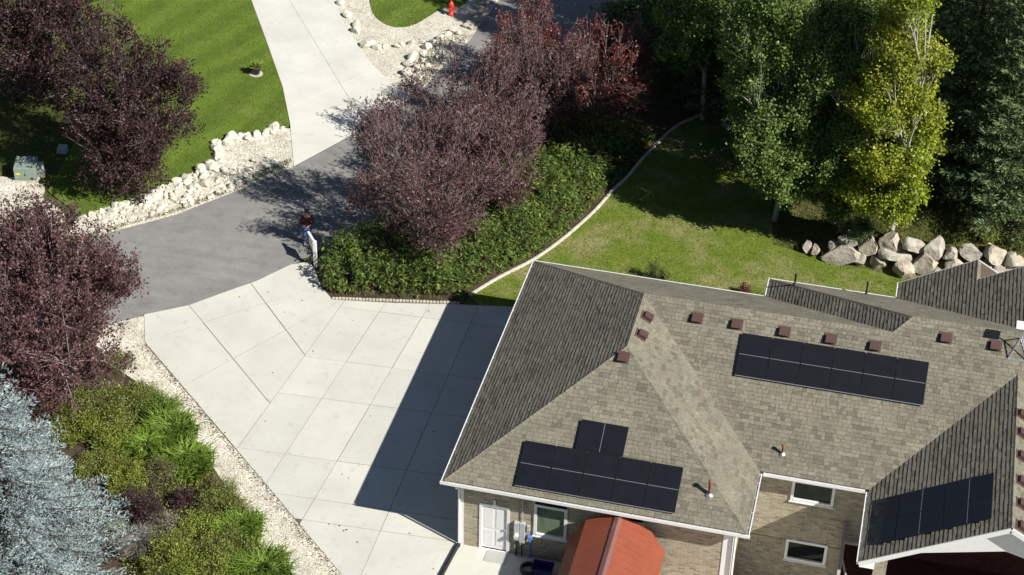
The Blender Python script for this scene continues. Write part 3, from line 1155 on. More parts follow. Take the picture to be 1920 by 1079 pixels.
KERB_PX = [(880, 556), (935, 523), (1000, 489), (1045, 458), (1085, 425), (1120, 392), (1150, 358), (1175, 335), (1200, 305), (1235, 268), (1270, 238), (1310, 220), (1345, 211)]
KERB = smooth_line(G2(KERB_PX), 5)
YARD = KERB + G2([(1440, 250), (1450, 460), (1500, 474), (1583, 497), (1650, 508), (1700, 522), (1760, 530)]) + [(17.5, 14.0), (.4, 13.0), (-2.2, 13.9)]
sheet('lawn', YARD, .03, 'lawn_yard')
HEDGE_BED = KERB + [tuple(np.array(p) + np.array([.0, 0])) for p in ROAD_R[::-1] if unproj(1345, 211)[1] + 1 > p[1] > 15.5] + G2([(575, 487), (592, 512), (602, 538), (624, 564), (740, 570), (862, 572)])
sheet('hedge_bed', HEDGE_BED, .026, 'soil')

# garden kerb along the lawn
mb = MB()
pk = [np.array(p) for p in KERB]
for sgn in (1,):
    ring = []
    for i, p in enumerate(pk):
        t = pk[min(i + 1, len(pk) - 1)] - pk[max(i - 1, 0)]; t /= np.linalg.norm(t)
        nrm = np.array([-t[1], t[0]])
        ring.append([(*(p + nrm * o_), z_) for o_, z_ in ((-.07, -.1), (-.07, .08), (-.04, .11), (.04, .11), (.07, .08), (.07, -.1))])
    vs = [q for r in ring for q in r]; fs = []
    for i in range(len(ring) - 1):
        for j in range(5):
            fs.append((i * 6 + j, (i + 1) * 6 + j, (i + 1) * 6 + j + 1, i * 6 + j + 1))
    fs += [tuple(range(6)), tuple(range(len(vs) - 6, len(vs)))[::-1]]
    mb.add(vs, fs)
tag(mb.build('garden_kerb', 'kerb_concrete'), 'curving pale concrete kerb between the green hedge and the back lawn', 'kerb')

# small edging blocks between hedge and driveway
ed = empty('brick_edging', (*unproj(740, 568)[:2], 0))
A = unproj(622, 562)[:2]; Bp = unproj(862, 571)[:2]
mbk = MB().box((-.055, -.05, -.02), (.055, .05, .11))
first = None
nb_ = int(np.linalg.norm(Bp - A) / .135)
for i in range(nb_):
    p = A + (Bp - A) * (i + .5) / nb_
    if first is None:
        first = mbk.build('edging_block', 'kerb_concrete', ed, bevel=.015); o = first
    else:
        o = first.copy(); link(o)
    o.parent = ed
    o.location = (p[0] - ed.location.x, p[1] - ed.location.y, random.uniform(-.01, .015))
    o.rotation_euler = (0, 0, math.atan2((Bp - A)[1], (Bp - A)[0]) + random.uniform(-.08, .08))
tag(ed, 'low row of pale edging blocks between the hedge and the driveway', 'edging')


# rocks
def rock_part(parent, kind, mat, loc, size, nvar, sub, rz=None):
    o = bpy.data.objects.new(kind, rock_mesh(kind + mat, random.randrange(nvar), mat, sub))
    link(o, parent)
    o.location = tuple(float(loc[i]) - parent.location[i] for i in range(3))
    o.scale = tuple(size)
    o.rotation_euler = (random.uniform(-.25, .25), random.uniform(-.25, .25), random.uniform(0, 6.28) if rz is None else rz)
    return o


rw = empty('rock_border', (*unproj(380, 360)[:2], 0))
edge = smooth_line([(170, 405), (215, 392), (250, 380), (292, 362), (335, 340), (372, 325), (405, 308), (412, 290), (408, 275), (430, 262), (465, 257), (500, 247), (528, 242)], 6)
for k, p in enumerate(edge):
    if random.random() < .22:
        continue
    s = random.choice((.10, .13, .17, .22, .30))
    q = unproj(p[0] + random.uniform(-5, 5), p[1] + random.uniform(-3, 6))
    rock_part(rw, 'rock', 'rock_white', (q[0], q[1], .04 + s * .25), (s * random.uniform(1, 1.4), s, s * random.uniform(.7, 1)), 7, 2)
FILL = np.array(G2([(180, 408), (330, 352), (405, 312), (450, 320), (480, 318), (480, 340), (450, 352), (330, 398), (205, 434)]))
fp = scatter(FILL, 190)
for p in fp:
    s = random.choice((.05, .06, .08, .1, .12, .16, .2))
    rock_part(rw, 'rock', 'rock_white', (p[0], p[1], .03 + s * .25), (s * random.uniform(1, 1.5), s, s * random.uniform(.6, .9)), 7, 2)
for px_, s in [((385, 347), .36), ((365, 352), .28), ((352, 343), .25), ((403, 318), .3), ((420, 322), .22), ((292, 368), .33), ((275, 381), .36), ((465, 322), .2), ((478, 305), .2), ((515, 241), .3), ((440, 335), .2), ((300, 395), .2), ((340, 380), .22)]:
    q = unproj(*px_)
    rock_part(rw, 'rock', 'rock_white', (q[0], q[1], s * .35), (s * 1.2, s, s * .8), 7, 2)
tag(rw, 'bed of heaped white rocks between the green lawn and the road', 'rock bed')

rw = empty('rock_border', (*unproj(740, 110)[:2], 0))
for px_, s in [((640, 8), .25), ((652, 32), .28), ((668, 50), .22), ((667, 62), .3), ((690, 88), .36), ((706, 92), .25), ((722, 90), .26), ((745, 90), .2), ((752, 88), .2), ((770, 85), .2),
               ((775, 112), .3), ((790, 105), .26), ((768, 125), .33), ((785, 130), .24), ((800, 126), .22), ((764, 140), .34), ((780, 146), .25), ((800, 92), .3), ((815, 86), .27), ((826, 76), .24), ((840, 70), .25), ((848, 62), .22), ((858, 66), .2)]:
    q = unproj(*px_)
    rock_part(rw, 'rock', 'rock_white', (q[0], q[1], .03 + s * .35), (s * random.uniform(1, 1.4), s, s * random.uniform(.7, 1)), 7, 2)
for p in scatter(np.array(G2([(755, 135), (800, 95), (850, 60), (870, 70), (820, 115), (780, 165), (762, 170)])), 75):
    s = random.choice((.05, .07, .09, .12, .15))
    rock_part(rw, 'rock', 'rock_white', (p[0], p[1], .04 + s * .4), (s * random.uniform(1, 1.5), s, s * .8), 7, 2)
tag(rw, 'white rocks edging the gravel bed with the red hydrant', 'rock bed')
rw = empty('rock_border', (*unproj(900, 20)[:2], 0))
for p in scatter(np.array(G2([(870, 55), (885, 20), (900, -10), (940, -10), (915, 25), (890, 58)])), 60):
    s = random.choice((.1, .13, .17, .22))
    rock_part(rw, 'rock', 'rock_boulder', (p[0], p[1], .04 + s * .4), (s * random.uniform(1, 1.5), s, s * .8), 7, 2)
tag(rw, 'dark rocks in tree shade beside the road behind the hydrant', 'rock bed')

# boulder retaining wall
bw = empty('boulder_wall', (*unproj(1700, 515)[:2], 0))
bl = [(1583.6, 479.5, 80, 36), (1591, 455, 41, 19), (1630.6, 464, 36, 33), (1671.6, 457, 41, 34), (1712.5, 464, 38, 28), (1676, 482, 55, 26), (1648.7, 494, 33, 29), (1698, 509.6, 48, 29),
      (1734, 496, 48, 36), (1751, 471, 31, 36), (1782, 480, 26, 22), (1820, 476, 43, 31), (1863, 480, 41, 41), (1904, 493, 40, 28), (1786, 499, 38, 20), (1514, 465, 20, 18), (1530, 471, 20, 19), (1877, 506, 36, 18),
      (1560, 462, 22, 14), (1612, 487, 20, 20), (1845, 505, 40, 24), (1925, 515, 40, 26), (1750, 518, 40, 22), (1815, 515, 44, 22)]
for (bx, by, bw_, bh) in bl:
    base = np.interp(bx, [1490, 1583, 1650, 1700, 1760, 1920], [472, 500, 512, 524, 532, 542])
    z = max(.12, (base - by) / 50.0)
    q = unproj(bx, by, z)
    sx = bw_ / 47 / 2 * 1.32; sz = bh / 40 / 2 * 1.22
    rock_part(bw, 'boulder', 'rock_boulder', (q[0], q[1] + sz * .3, z), (sx, sz * 1.15, sz), 8, 3, random.choice((0.2, -.3, .1, 3.0)))
tag(bw, 'retaining wall of large tan and grey boulders at the edge of the back lawn', 'boulder wall')


# ------------------------------------------------------------------ the house
house = empty('house', (0, 0, 0))
tag(house, 'large tan brick house with hipped brown shingle roof and white gutters', 'house')
ZR = HE + SL * 5.01
H2 = HE + SL * 5.615
S2 = .607


def rz(x, y, kind):
    return {'F': HE + SL * y, 'L': HE + SL * x, 'R': HE + SL * (W1 - x), 'MF': HE + SL * (y - 3.17), 'MB': HE + SL * (13.19 - y), 'BL': HE + S2 * (x - 8.95), 'BB': HE + SL * (14.40 - y),
            'GL': HE + SL * (x - 13.74), 'SR': HE + SL * (2.68 - (x - 16.42)), 'GR': HE + SL * (4.76 - (x - 18.5)), 'PL': HE + SL * (x - 13.64), 'PR': HE + SL * (4.28 - (x - 17.92))}[kind]


UPS = {'F': (0, 1, SL), 'L': (1, 0, SL), 'R': (-1, 0, SL), 'MF': (0, 1, SL), 'MB': (0, -1, SL), 'BL': (1, 0, S2), 'BB': (0, -1, SL), 'GL': (1, 0, SL), 'SR': (-1, 0, SL), 'GR': (-1, 0, SL), 'PL': (1, 0, SL), 'PR': (-1, 0, SL)}
ORI = {'F': (0, 0), 'L': (0, 0), 'R': (W1, 0), 'MF': (0, 3.17), 'MB': (0, 13.19), 'BL': (8.95, 0), 'BB': (0, 14.40), 'GL': (13.74, 0), 'SR': (17.5, 0), 'GR': (23.26, 0), 'PL': (13.64, 0), 'PR': (22.2, 0)}
FACETS = [('F', [(0, 0), (W1, 0), (5.01, 5.01)]),
          ('L', [(0, LY), (0, 0), (5.01, 5.01), (5.01, 8.18)]),
          ('R', [(W1, 0), (W1, 3.17), (5.01, 8.18), (5.01, 5.01)]),
          ('MF', [(5.01, 8.18), (W1, 3.17), (13.64, 3.17), (13.64, 8.18)]),
          ('MF', [(13.64, 3.17), (17.92, 7.45), (17.92, 8.785), (14.22, 8.785), (13.64, 8.18)]),
          ('MF', [(17.92, 7.45), (22.2, 3.17), (27, 3.17), (27, 8.785), (17.92, 8.785)]),
          ('MB', [(0, LY), (5.01, 8.18), (13.65, 8.18), (8.95, LY)]),
          ('BL', [(8.95, 14.40), (8.95, LY), (13.65, 8.18), (14.22, 8.785)]),
          ('BB', [(13.74, 14.40), (8.95, 14.40), (14.22, 8.785), (19.355, 8.785)]),
          ('GL', [(13.99, 14.15), (18.5, 9.64), (18.5, 14.15)]),
          ('GL', [(13.74, 15.5), (13.74, 14.40), (13.99, 14.15), (16.42, 14.15), (16.42, 15.5)]),
          ('SR', [(16.42, 14.15), (17.5, 14.15), (17.5, 15.5), (16.42, 15.5)]),
          ('GR', [(18.5, 9.64), (23.26, 14.15), (18.5, 14.15)]),
          ('PL', [(13.64, 3.17), (13.64, -.37), (17.92, -.37), (17.92, 7.45)]),
          ('PR', [(22.2, -.37), (22.2, 3.17), (17.92, 7.45), (17.92, -.37)])]

# roof deck
mb = MB()
for k, poly in FACETS:
    poly = ccw(poly); n = len(poly)
    top = [(x, y, rz(x, y, k) - .012) for x, y in poly]
    bot = [(x, y, rz(x, y, k) - .11) for x, y in poly]
    fs = [tuple(range(n)), tuple(range(n, 2 * n))[::-1]] + [(i, n + i, n + (i + 1) % n, (i + 1) % n) for i in range(n)]
    mb.add(top + bot, fs)
roof = mb.build('roof', 'bark_brown', house)


def clip(poly, cp):
    """Sutherland-Hodgman, cp convex ccw"""
    out = poly
    for i in range(len(cp)):
        a = cp[i]; b = cp[(i + 1) % len(cp)]
        ex, ey = b[0] - a[0], b[1] - a[1]
        inp = out; out = []
        if not inp:
            return []
        for j in range(len(inp)):
            p = inp[j]; q = inp[(j + 1) % len(inp)]
            dp = ex * (p[1] - a[1]) - ey * (p[0] - a[0]); dq = ex * (q[1] - a[1]) - ey * (q[0] - a[0])
            if dp >= 0: out.append(p)
            if dp * dq < 0:
                t = dp / (dp - dq)
                out.append((p[0] + (q[0] - p[0]) * t, p[1] + (q[1] - p[1]) * t))
    return out


TABW = (.13, .18, .23, .29, .34)
single = {}
n_single = 0
mbs = MB()
EXPO = .146
PANEL_KEEP = []
for k, poly in FACETS:
    s3 = np.array(UPS[k], float); sl = np.linalg.norm(s3); s3 /= sl
    e3 = np.cross(s3, (0, 0, 1)); e3 /= np.linalg.norm(e3)           # eave direction, s3 is up
    n3 = np.cross(e3, s3)
    if n3[2] < 0:
        n3 = -n3
    o3 = np.array([ORI[k][0], ORI[k][1], HE])
    p2 = ccw([((np.array([x, y, rz(x, y, k)]) - o3) @ e3, (np.array([x, y, rz(x, y, k)]) - o3) @ s3) for x, y in poly])
    us = [p[0] for p in p2]; vs_ = [p[1] for p in p2]
    rng = random.Random(sum(map(ord, k)))
    kk = math.floor(min(vs_) / EXPO)
    while kk * EXPO < max(vs_):
        v0 = kk * EXPO; v1 = v0 + EXPO
        row = random.Random((sum(map(ord, k)) * 1000) + kk)
        u = min(us) - row.random() * .4
        if k in ('MF', 'GL'):
            u = -30 - row.random() * .4
        while u < max(us):
            w = row.choice(TABW); t = row.choice((.015, .019, .021)) * row.uniform(.92, 1.1)
            if u + w > min(us):
                r = [(u + .004, v0 + row.uniform(-.004, .004)), (u + w - .004, v0 + row.uniform(-.004, .004)), (u + w - .004, v1 + .01), (u + .004, v1 + .01)]
                c = clip(r, p2)
                if len(c) > 2:
                    full = len(c) == 4 and abs((max(p[0] for p in c) - min(p[0] for p in c)) - (w - .008)) < 1e-4 and min(p[1] for p in c) > .01
                    if k == 'F' and full and n_single < 300 and v0 > .1:
                        key = (w, t > .017)
                        if key not in single:
                            tt = .020 if t > .017 else .015
                            m_ = MB().add([(0, 0, tt), (w - .008, 0, tt), (w - .008, EXPO + .01, .001), (0, EXPO + .01, .001), (0, 0, -.01), (w - .008, 0, -.01), (w - .008, EXPO + .01, -.01), (0, EXPO + .01, -.01)],
                                          [(0, 1, 2, 3), (4, 5, 1, 0), (5, 6, 2, 1), (7, 4, 0, 3)])
                            ob = m_.build('shingle', 'shingle', roof); single[key] = ob
                        else:
                            ob = single[key].copy(); link(ob); ob.parent = roof
                        pos = o3 + e3 * r[0][0] + s3 * v0
                        mm = Matrix.Identity(4)
                        for i in range(3):
                            mm[i][0], mm[i][1], mm[i][2], mm[i][3] = e3[i], s3[i], n3[i], pos[i]
                        ob.matrix_basis = mm
                        n_single += 1
                    else:
                        top = [o3 + e3 * a + s3 * b + n3 * (.001 + (t - .001) * max(0, 1 - (b - v0) / EXPO)) for a, b in c]
                        bot = [o3 + e3 * a + s3 * b - n3 * .01 for a, b in c]
                        n = len(c)
                        mbs.add(top + bot, [tuple(range(n))] + [(n + i, n + (i + 1) % n, (i + 1) % n, i) for i in range(n) if abs(c[i][1] - c[(i + 1) % n][1]) > .02 or c[i][1] < v0 + .02])
            u += w
        kk += 1
sh = mbs.build('shingles', 'shingle', roof)
sh['kind'] = 'stuff'

# hip and ridge caps
caps = MB()


def cap_line(a, b, drop=.10, half=.13):
    a = np.array(a, float); b = np.array(b, float)
    d = b - a; L = np.linalg.norm(d); d /= L
    sd = np.cross(d, (0, 0, 1)); sd /= np.linalg.norm(sd)
    up = np.cross(sd, d)
    m = int(L / .15)
    for i in range(m):
        p = a + d * (i * L / m); q = a + d * ((i + 1) * L / m + .02)
        h0 = .032; h1 = .018
        caps.add([p - sd * half - up * (drop - h0 + .02), p + up * h0, p + sd * half - up * (drop - h0 + .02), q - sd * half - up * (drop - h1 + .02), q + up * h1, q + sd * half - up * (drop - h1 + .02)],
                 [(0, 1, 4, 3), (1, 2, 5, 4), (0, 2, 1)])


for a, b in [((0, 0, HE), (5.01, 5.01, ZR)), ((W1, 0, HE), (5.01, 5.01, ZR)), ((0, LY, HE), (5.01, 8.18, ZR)), ((8.95, 14.4, HE), (14.22, 8.785, H2))]:
    cap_line(a, b, .055)
cap_line((13.65, 8.18, ZR), (14.22, 8.785, H2), .055)
for a, b in [((5.01, 5.01, ZR), (5.01, 8.18, ZR)), ((5.01, 8.18, ZR), (13.65, 8.18, ZR)), ((14.22, 8.785, H2), (27, 8.785, H2)), ((17.92, -.37, rz(17.92, 0, 'PL')), (17.92, 7.45, rz(17.92, 0, 'PL'))),
             ((18.5, 14.15, rz(18.5, 0, 'GL')), (18.5, 9.64, rz(18.5, 0, 'GL'))), ((16.42, 15.5, rz(16.42, 0, 'GL')), (16.42, 14.15, rz(16.42, 0, 'GL')))]:
    cap_line(a, b, .075)
c_ = caps.build('ridge_caps', 'shingle', roof)
c_['kind'] = 'stuff'


# gutters, fascia, soffits
def eave(a, b, out, ext0=0, ext1=0, gutter=True):
    a = np.array([a[0], a[1], HE]); b = np.array([b[0], b[1], HE])
    d = b - a; L = np.linalg.norm(d); d /= L
    o_ = np.array([out[0], out[1], 0.0])
    up = np.array([0, 0, 1.0])
    MB().frame(a, d, o_, up, (-0.0, -.03, -.21), (L, -.002, -.03)).build('fascia', 'white_trim', house)
    if gutter:
        g = MB()
        g.frame(a, d, o_, up, (-ext0, 0, -.117), (L + ext1, .09, -.105))
        g.frame(a, d, o_, up, (-ext0, .08, -.105), (L + ext1, .092, -.018))
        g.frame(a, d, o_, up, (-ext0, .065, -.018), (L + ext1, .098, -.004))
        g.frame(a, d, o_, up, (-ext0, 0, -.105), (L + ext1, .01, -.03))
        for i in range(int(L / .75)):
            g.frame(a, d, o_, up, (.3 + i * .75, .01, -.02), (.32 + i * .75, .07, -.008))
        g.build('gutter', 'white_trim', house)
    MB().frame(a, d, o_, up, (0, -OH - .02, -.205), (L, -.031, -.19)).build('soffit', 'white_paint', house)


eave((0, 0), (W1, 0), (0, -1), .12, .12)
eave((0, LY), (0, 0), (-1, 0), .12, 0)
eave((W1, 0), (W1, 3.17), (1, 0), 0, -.13)
eave((W1, 3.17), (13.64, 3.17), (0, -1), -.13, -.13)
eave((13.64, 3.17), (13.64, -.37), (-1, 0), -.13, 0)
eave((8.95, LY), (0, LY), (0, 1), -.13, .12)
eave((8.95, 14.40), (8.95, LY), (-1, 0), .12, -.13)
eave((13.74, 14.40), (8.95, 14.40), (0, 1), -.13, 0)
eave((13.74, 15.5), (13.74, 14.40), (-1, 0), 0, -.13)


def rake(a, b, name='rake_board', w=.035, h=.17):
    MB().bar(np.array(a) + (0, 0, -.075), np.array(b) + (0, 0, -.075), w, h).build(name, 'white_trim', house)


zr_ = rz(17.92, 0, 'PL')
rake((13.62, -.39, HE), (17.92, -.39, zr_)); rake((17.92, -.39, zr_), (22.2, -.39, HE))
zg_ = rz(16.42, 0, 'GL')
rake((13.74, 15.52, HE), (16.42, 15.52, zg_)); rake((16.42, 15.52, zg_), (17.5, 15.52, zg_ - SL * 1.08))
rake((16.44, 14.17, zg_), (18.5, 14.17, rz(18.5, 0, 'GL')))


# walls
def wall(name, axis, c, thick, u0, u1, z0, z1, holes=(), mat='brick'):
    us = sorted({u0, u1, *[h[0] for h in holes], *[h[1] for h in holes]})
    zs = sorted({z0, z1, *[h[2] for h in holes], *[h[3] for h in holes]})
    m = MB()
    for i in range(len(us) - 1):
        j = 0
        while j < len(zs) - 1:
            cu = (us[i] + us[i + 1]) / 2; cz = (zs[j] + zs[j + 1]) / 2
            if any(h[0] < cu < h[1] and h[2] < cz < h[3] for h in holes):
                j += 1; continue
            if axis == 'y':
                m.box((us[i], c, zs[j]), (us[i + 1], c + thick, zs[j + 1]))
            else:
                m.box((c, us[i], zs[j]), (c + thick, us[i + 1], zs[j + 1]))
            j += 1
    return m.build(name, mat, house)


ZT = HE - .2
DOOR = (1.14, 2.12, .06, 2.03)
WIN = [(3.0, 4.08, 1.10, 2.42), (5.55, 6.63, 1.10, 2.42)]
wall('wall', 'y', OH, .2, OH, W1 - OH, -2.7, ZT, [DOOR] + WIN)
CW = [(11.14, 12.54, 1.80, 2.67), (11.2, 12.58, -.87, 0.0)]
wall('wall', 'y', 3.62, .2, W1 - OH, 22, -2.7, ZT, CW)
wall('wall', 'x', OH, .2, OH + .2, 12.5, -.3, ZT)
wall('wall', 'x', W1 - OH - .2, .2, OH + .2, 3.62, -2.7, ZT)
wall('wall', 'y', LY - OH - .2, .2, OH, 9.2, -.3, ZT)
wall('wall', 'y', 13.75, .2, 9.2, 22, -.3, ZT)
wall('wall', 'x', 9.4, .2, LY - OH, 13.75, -.3, ZT)
m = MB(); m.add([(14.2, 15.2, HE - .2), (17.3, 15.2, HE - .2), (17.3, 15.2, 4.05), (16.42, 15.2, 4.55), (14.2, 15.2, 3.32)], [(0, 4, 3, 2, 1)])
m.box((14.2, 15.0, -.3), (17.3, 15.2, HE - .2))
m.box((14.2, 13.9, -.3), (14.4, 15.0, HE - .2))
m.build('wall', 'brick', house)


def window(x0, x1, z0, z1, y, pane='window_glass', arch=0.0, fw=.075):
    f = MB()
    f.box((x0 - fw * .3, y - .045, z0 - .03), (x0 + fw, y + .06, z1 + fw * .3)); f.box((x1 - fw, y - .045, z0 - .03), (x1 + fw * .3, y + .06, z1 + fw * .3))
    f.box((x0 + fw, y - .045, z1 - fw), (x1 - fw, y + .06, z1 + fw * .3))
    f.box((x0 + fw, y - .055, z0 - .03), (x1 - fw, y + .06, z0 + fw))
    w = f.build('window', 'white_trim', house)
    MB().box((x0 + fw, y + .02, z0 + fw), (x1 - fw, y + .04, z1 - fw)).build('pane', pane, w)
    MB().box((x0 - .06, y - .075, z0 - .075), (x1 + .06, y + .0, z0 - .032)).build('sill', 'white_trim', w)
    if arch:
        a = MB(); n = 14
        vs = []; cx = (x0 + x1) / 2
        for yy in (y - .02, y + .01):
            vs += [(x0, yy, z1 + .024), (x1, yy, z1 + .024)] + [(cx + (x1 - x0) / 2 * math.cos(math.pi * i / n), yy, z1 + .024 + arch * math.sin(math.pi * i / n)) for i in range(1, n)]
        k = n + 1
        fs = [tuple(range(k))[::-1], tuple(range(k, 2 * k))] + [(i, (i + 1) % k, k + (i + 1) % k, k + i) for i in range(k)]
        a.add(vs, fs).build('arch_pane', 'dark_glass', w)
    return w


window(*WIN[0], OH, 'curtain_glass', .27)
window(*WIN[1], OH, 'curtain_glass', .27)
window(*CW[0], 3.62, 'window_glass')
window(*CW[1], 3.62, 'dark_glass')

# door
d_ = MB().box((DOOR[0] + .06, OH + .03, DOOR[2] + .02), (DOOR[1] - .06, OH + .075, DOOR[3] - .06)).build('door', 'white_paint', house, bevel=.004)
f = MB()
f.box((DOOR[0] - .03, OH - .03, DOOR[2]), (DOOR[0] + .06, OH + .12, DOOR[3] + .03)); f.box((DOOR[1] - .06, OH - .03, DOOR[2]), (DOOR[1] + .03, OH + .12, DOOR[3] + .03))
f.box((DOOR[0] + .06, OH - .03, DOOR[3] - .06), (DOOR[1] - .06, OH + .12, DOOR[3] + .03)); f.box((DOOR[0] - .05, OH - .12, .02), (DOOR[1] + .05, OH + .1, DOOR[2]))
f.build('door_frame', 'white_trim', d_)
for z0, z1 in ((.22, .9), (1.0, 1.85)):
    for x0, x1 in ((1.27, 1.58), (1.68, 1.99)):
        MB().box((x0, OH + .018, z0), (x1, OH + .031, z1)).build('door_panel', 'white_paint', d_, bevel=.006)
MB().lathe((2.0, OH - .02, 1.0), [(.012, 0), (.03, .01), (.03, .05), (.012, .06)], 10).build('handle', 'silver', d_)
l_ = MB().box((1.58, OH - .1, 2.12), (1.70, OH, 2.16)).box((1.61, OH - .09, 2.16), (1.67, OH - .02, 2.32)).build('porch_lamp', 'white_trim', house)

# corner boards, downspouts
MB().box((OH - .015, OH - .02, .0), (OH + .11, OH - .002, ZT)).build('corner_board', 'white_trim', house)
MB().box((9.27, OH - .02, -2.7), (W1 - OH + .015, OH - .002, ZT)).build('corner_board', 'white_trim', house)
MB().box((W1 - OH + .002, OH - .02, -2.7), (W1 - OH + .016, OH + .30, ZT)).build('corner_board', 'white_trim', house)


def downspout(x, y, dx, z0):
    MB().tube([(x - dx, y - OH + .02, HE - .13), (x - dx, y - OH + .04, HE - .25), (x, y - .05, HE - .52), (x, y - .05, HE - .7), (x, y - .05, z0)], .042, 8).build('downspout', 'white_trim', house)


downspout(OH - .03, OH - .03, .0, .10)
downspout(W1 - OH + .09, OH - .03, -.0, -1.4)

# roof vents
def roof_vent(x, y, k, mat='vent_brown', s=.15):
    u = np.array(UPS[k], float); u /= np.linalg.norm(u); e_ = np.cross(u, (0, 0, 1)); e_ /= np.linalg.norm(e_); n_ = np.cross(e_, u)
    n_ = n_ if n_[2] > 0 else -n_
    o_ = np.array([x, y, rz(x, y, k)])
    m = MB()
    m.frame(o_, e_, u, n_, (-s * 1.5, -s * 1.2, 0.01), (s * 1.5, s * 1.6, .028))
    p = []
    for a, b, h in ((-1, -1, .03), (1, -1, .03), (1, 1.1, .03), (-1, 1.1, .03), (-1.08, -1.15, .17), (1.08, -1.15, .17), (1.0, .95, .14), (-1.0, .95, .14)):
        p.append(o_ + e_ * a * s + u * b * s + n_ * h)
    m.add(p, [(0, 3, 2, 1), (4, 5, 6, 7), (0, 1, 5, 4), (1, 2, 6, 5), (2, 3, 7, 6), (3, 0, 4, 7)])
    return m.build('roof_vent', mat, roof)


for x, y, k in [(6.98, 7.62, 'MF'), (8.36, 7.62, 'MF'), (10.01, 7.62, 'MF'), (11.6, 7.62, 'MF'), (13.1, 7.62, 'MF'), (15.4, 8.24, 'MF'), (17.06, 8.24, 'MF'),
                (5.33, 7.05, 'R'), (5.33, 5.98, 'R'), (4.95, 4.62, 'F')]:
    roof_vent(x, y, k)
for py in (780, 815, 858, 905, 948, 990):
    p = on_y(1914, py, 1.0)
    # on the right slope of the porch roof
    d = CF * F_PX + CR * (1916 - PX0) - CU * (py - PY0)
    t = (HE + SL * (22.2 - CAM[0]) - CAM[2]) / (d[2] + SL * d[0])
    q = CAM + t * d
    roof_vent(q[0], q[1], 'PR')


def vent_pipe(x, y, k, h, r, mat):
    z = rz(x, y, k)
    m = MB().tube([(x, y, z - .02), (x, y, z + h)], r, 10)
    o = m.build('vent_pipe', mat, roof)
    MB().lathe((x, y, z + h), [(r * 1.0, 0), (r * 1.35, .01), (r * 1.35, .06), (r * .6, .1)], 10).build('cap', mat, o)
    MB().lathe((x, y, z - .06), [(r * 2.6, 0), (r * 2.2, .09), (r * 1.1, .14)], 10).build('flashing', 'silver' if mat == 'rust' else 'dark_metal', o)


vent_pipe(8.63, .94, 'F', .52, .06, 'rust')
vent_pipe(10.66, 3.8, 'MF', .32, .045, 'rust')
q = unproj(1495, 562, HE + .5); vent_pipe(9.9, rz(0, 0, 'F') * 0 + 13.45, 'BL', .42, .035, 'dark_metal')
vent_pipe(12.55, 14.1, 'BB', .5, .035, 'dark_metal')

# porch gable, soffit, pillar
m = MB()
ch_t = [(14.62, 3.16 + SL * (14.62 - 13.64) - .12), (17.92, zr_ - .12), (21.22, 3.16 + SL * (22.2 - 21.22) - .12)]
ch_b = [(21.22, ch_t[2][1] - .06), (17.92, 4.42), (14.62, ch_t[0][1] - .06)]
pl = ch_t + ch_b
n = len(pl)
vs = [(x, -.12, z) for x, z in pl] + [(x, .10, z) for x, z in pl]
m.add(vs, [(0, 5, 4, 1), (1, 4, 3, 2), (n + 1, n + 4, n + 5, n), (n + 2, n + 3, n + 4, n + 1)] + [(i, (i + 1) % n, n + (i + 1) % n, n + i) for i in range(n)])
m.build('gable_panel', 'white_paint', house)
MB().box((14.1, -.1, -2.7), (14.5, .3, 3.24)).build('pillar', 'brick', house)
MB().box((21.4, -.1, -2.7), (21.8, .3, 3.24)).build('pillar', 'brick', house)
MB().box((14.15, 3.4, .3), (22, 3.6, 3.28)).build('porch_wall', 'dark_red_wood', house)
lp = MB().lathe((14.3, -.24, 1.85), [(.03, 0), (.09, .06), (.11, .28), (.13, .30), (.02, .42)], 10).build('wall_lamp', 'white_paint', house)

# deck beside the porch
deck = empty('deck', (13.1, .8, -2.7))
tag(deck, 'dark red wooden deck with pale railing in the corner of the house', 'deck')


def dpart(mb_, name, mat):
    for i, v in enumerate(mb_.v):
        mb_.v[i] = (v[0] - 13.1, v[1] - .8, v[2] + 2.7)
    return mb_.build(name, mat, deck)


y = .8
while y < 3.55:
    dpart(MB().box((13.15, y, .26), (22, y + .135, .30)), 'deck_board', 'dark_red_wood')
    y += .145
dpart(MB().box((13.02, .75, 1.2), (13.12, 3.58, 1.26)), 'top_rail', 'deck_rail')
dpart(MB().box((13.12, .72, 1.2), (14.0, .80, 1.26)), 'top_rail', 'deck_rail')
for x, y_ in ((13.03, .72), (13.03, 3.45), (13.95, .72)):
    dpart(MB().box((x, y_, -2.7), (x + .09, y_ + .09, 1.2)), 'post', 'deck_rail')
dpart(MB().box((13.04, .8, .42), (13.10, 3.5, .48)), 'bottom_rail', 'deck_rail')
dpart(MB().bar((13.07, 2.0, 1.2), (13.6, .85, .35), .05, .05), 'brace', 'deck_rail')

# ------------------------------------------------------------------ solar panels
PWD, PHT = 1.04, 1.58


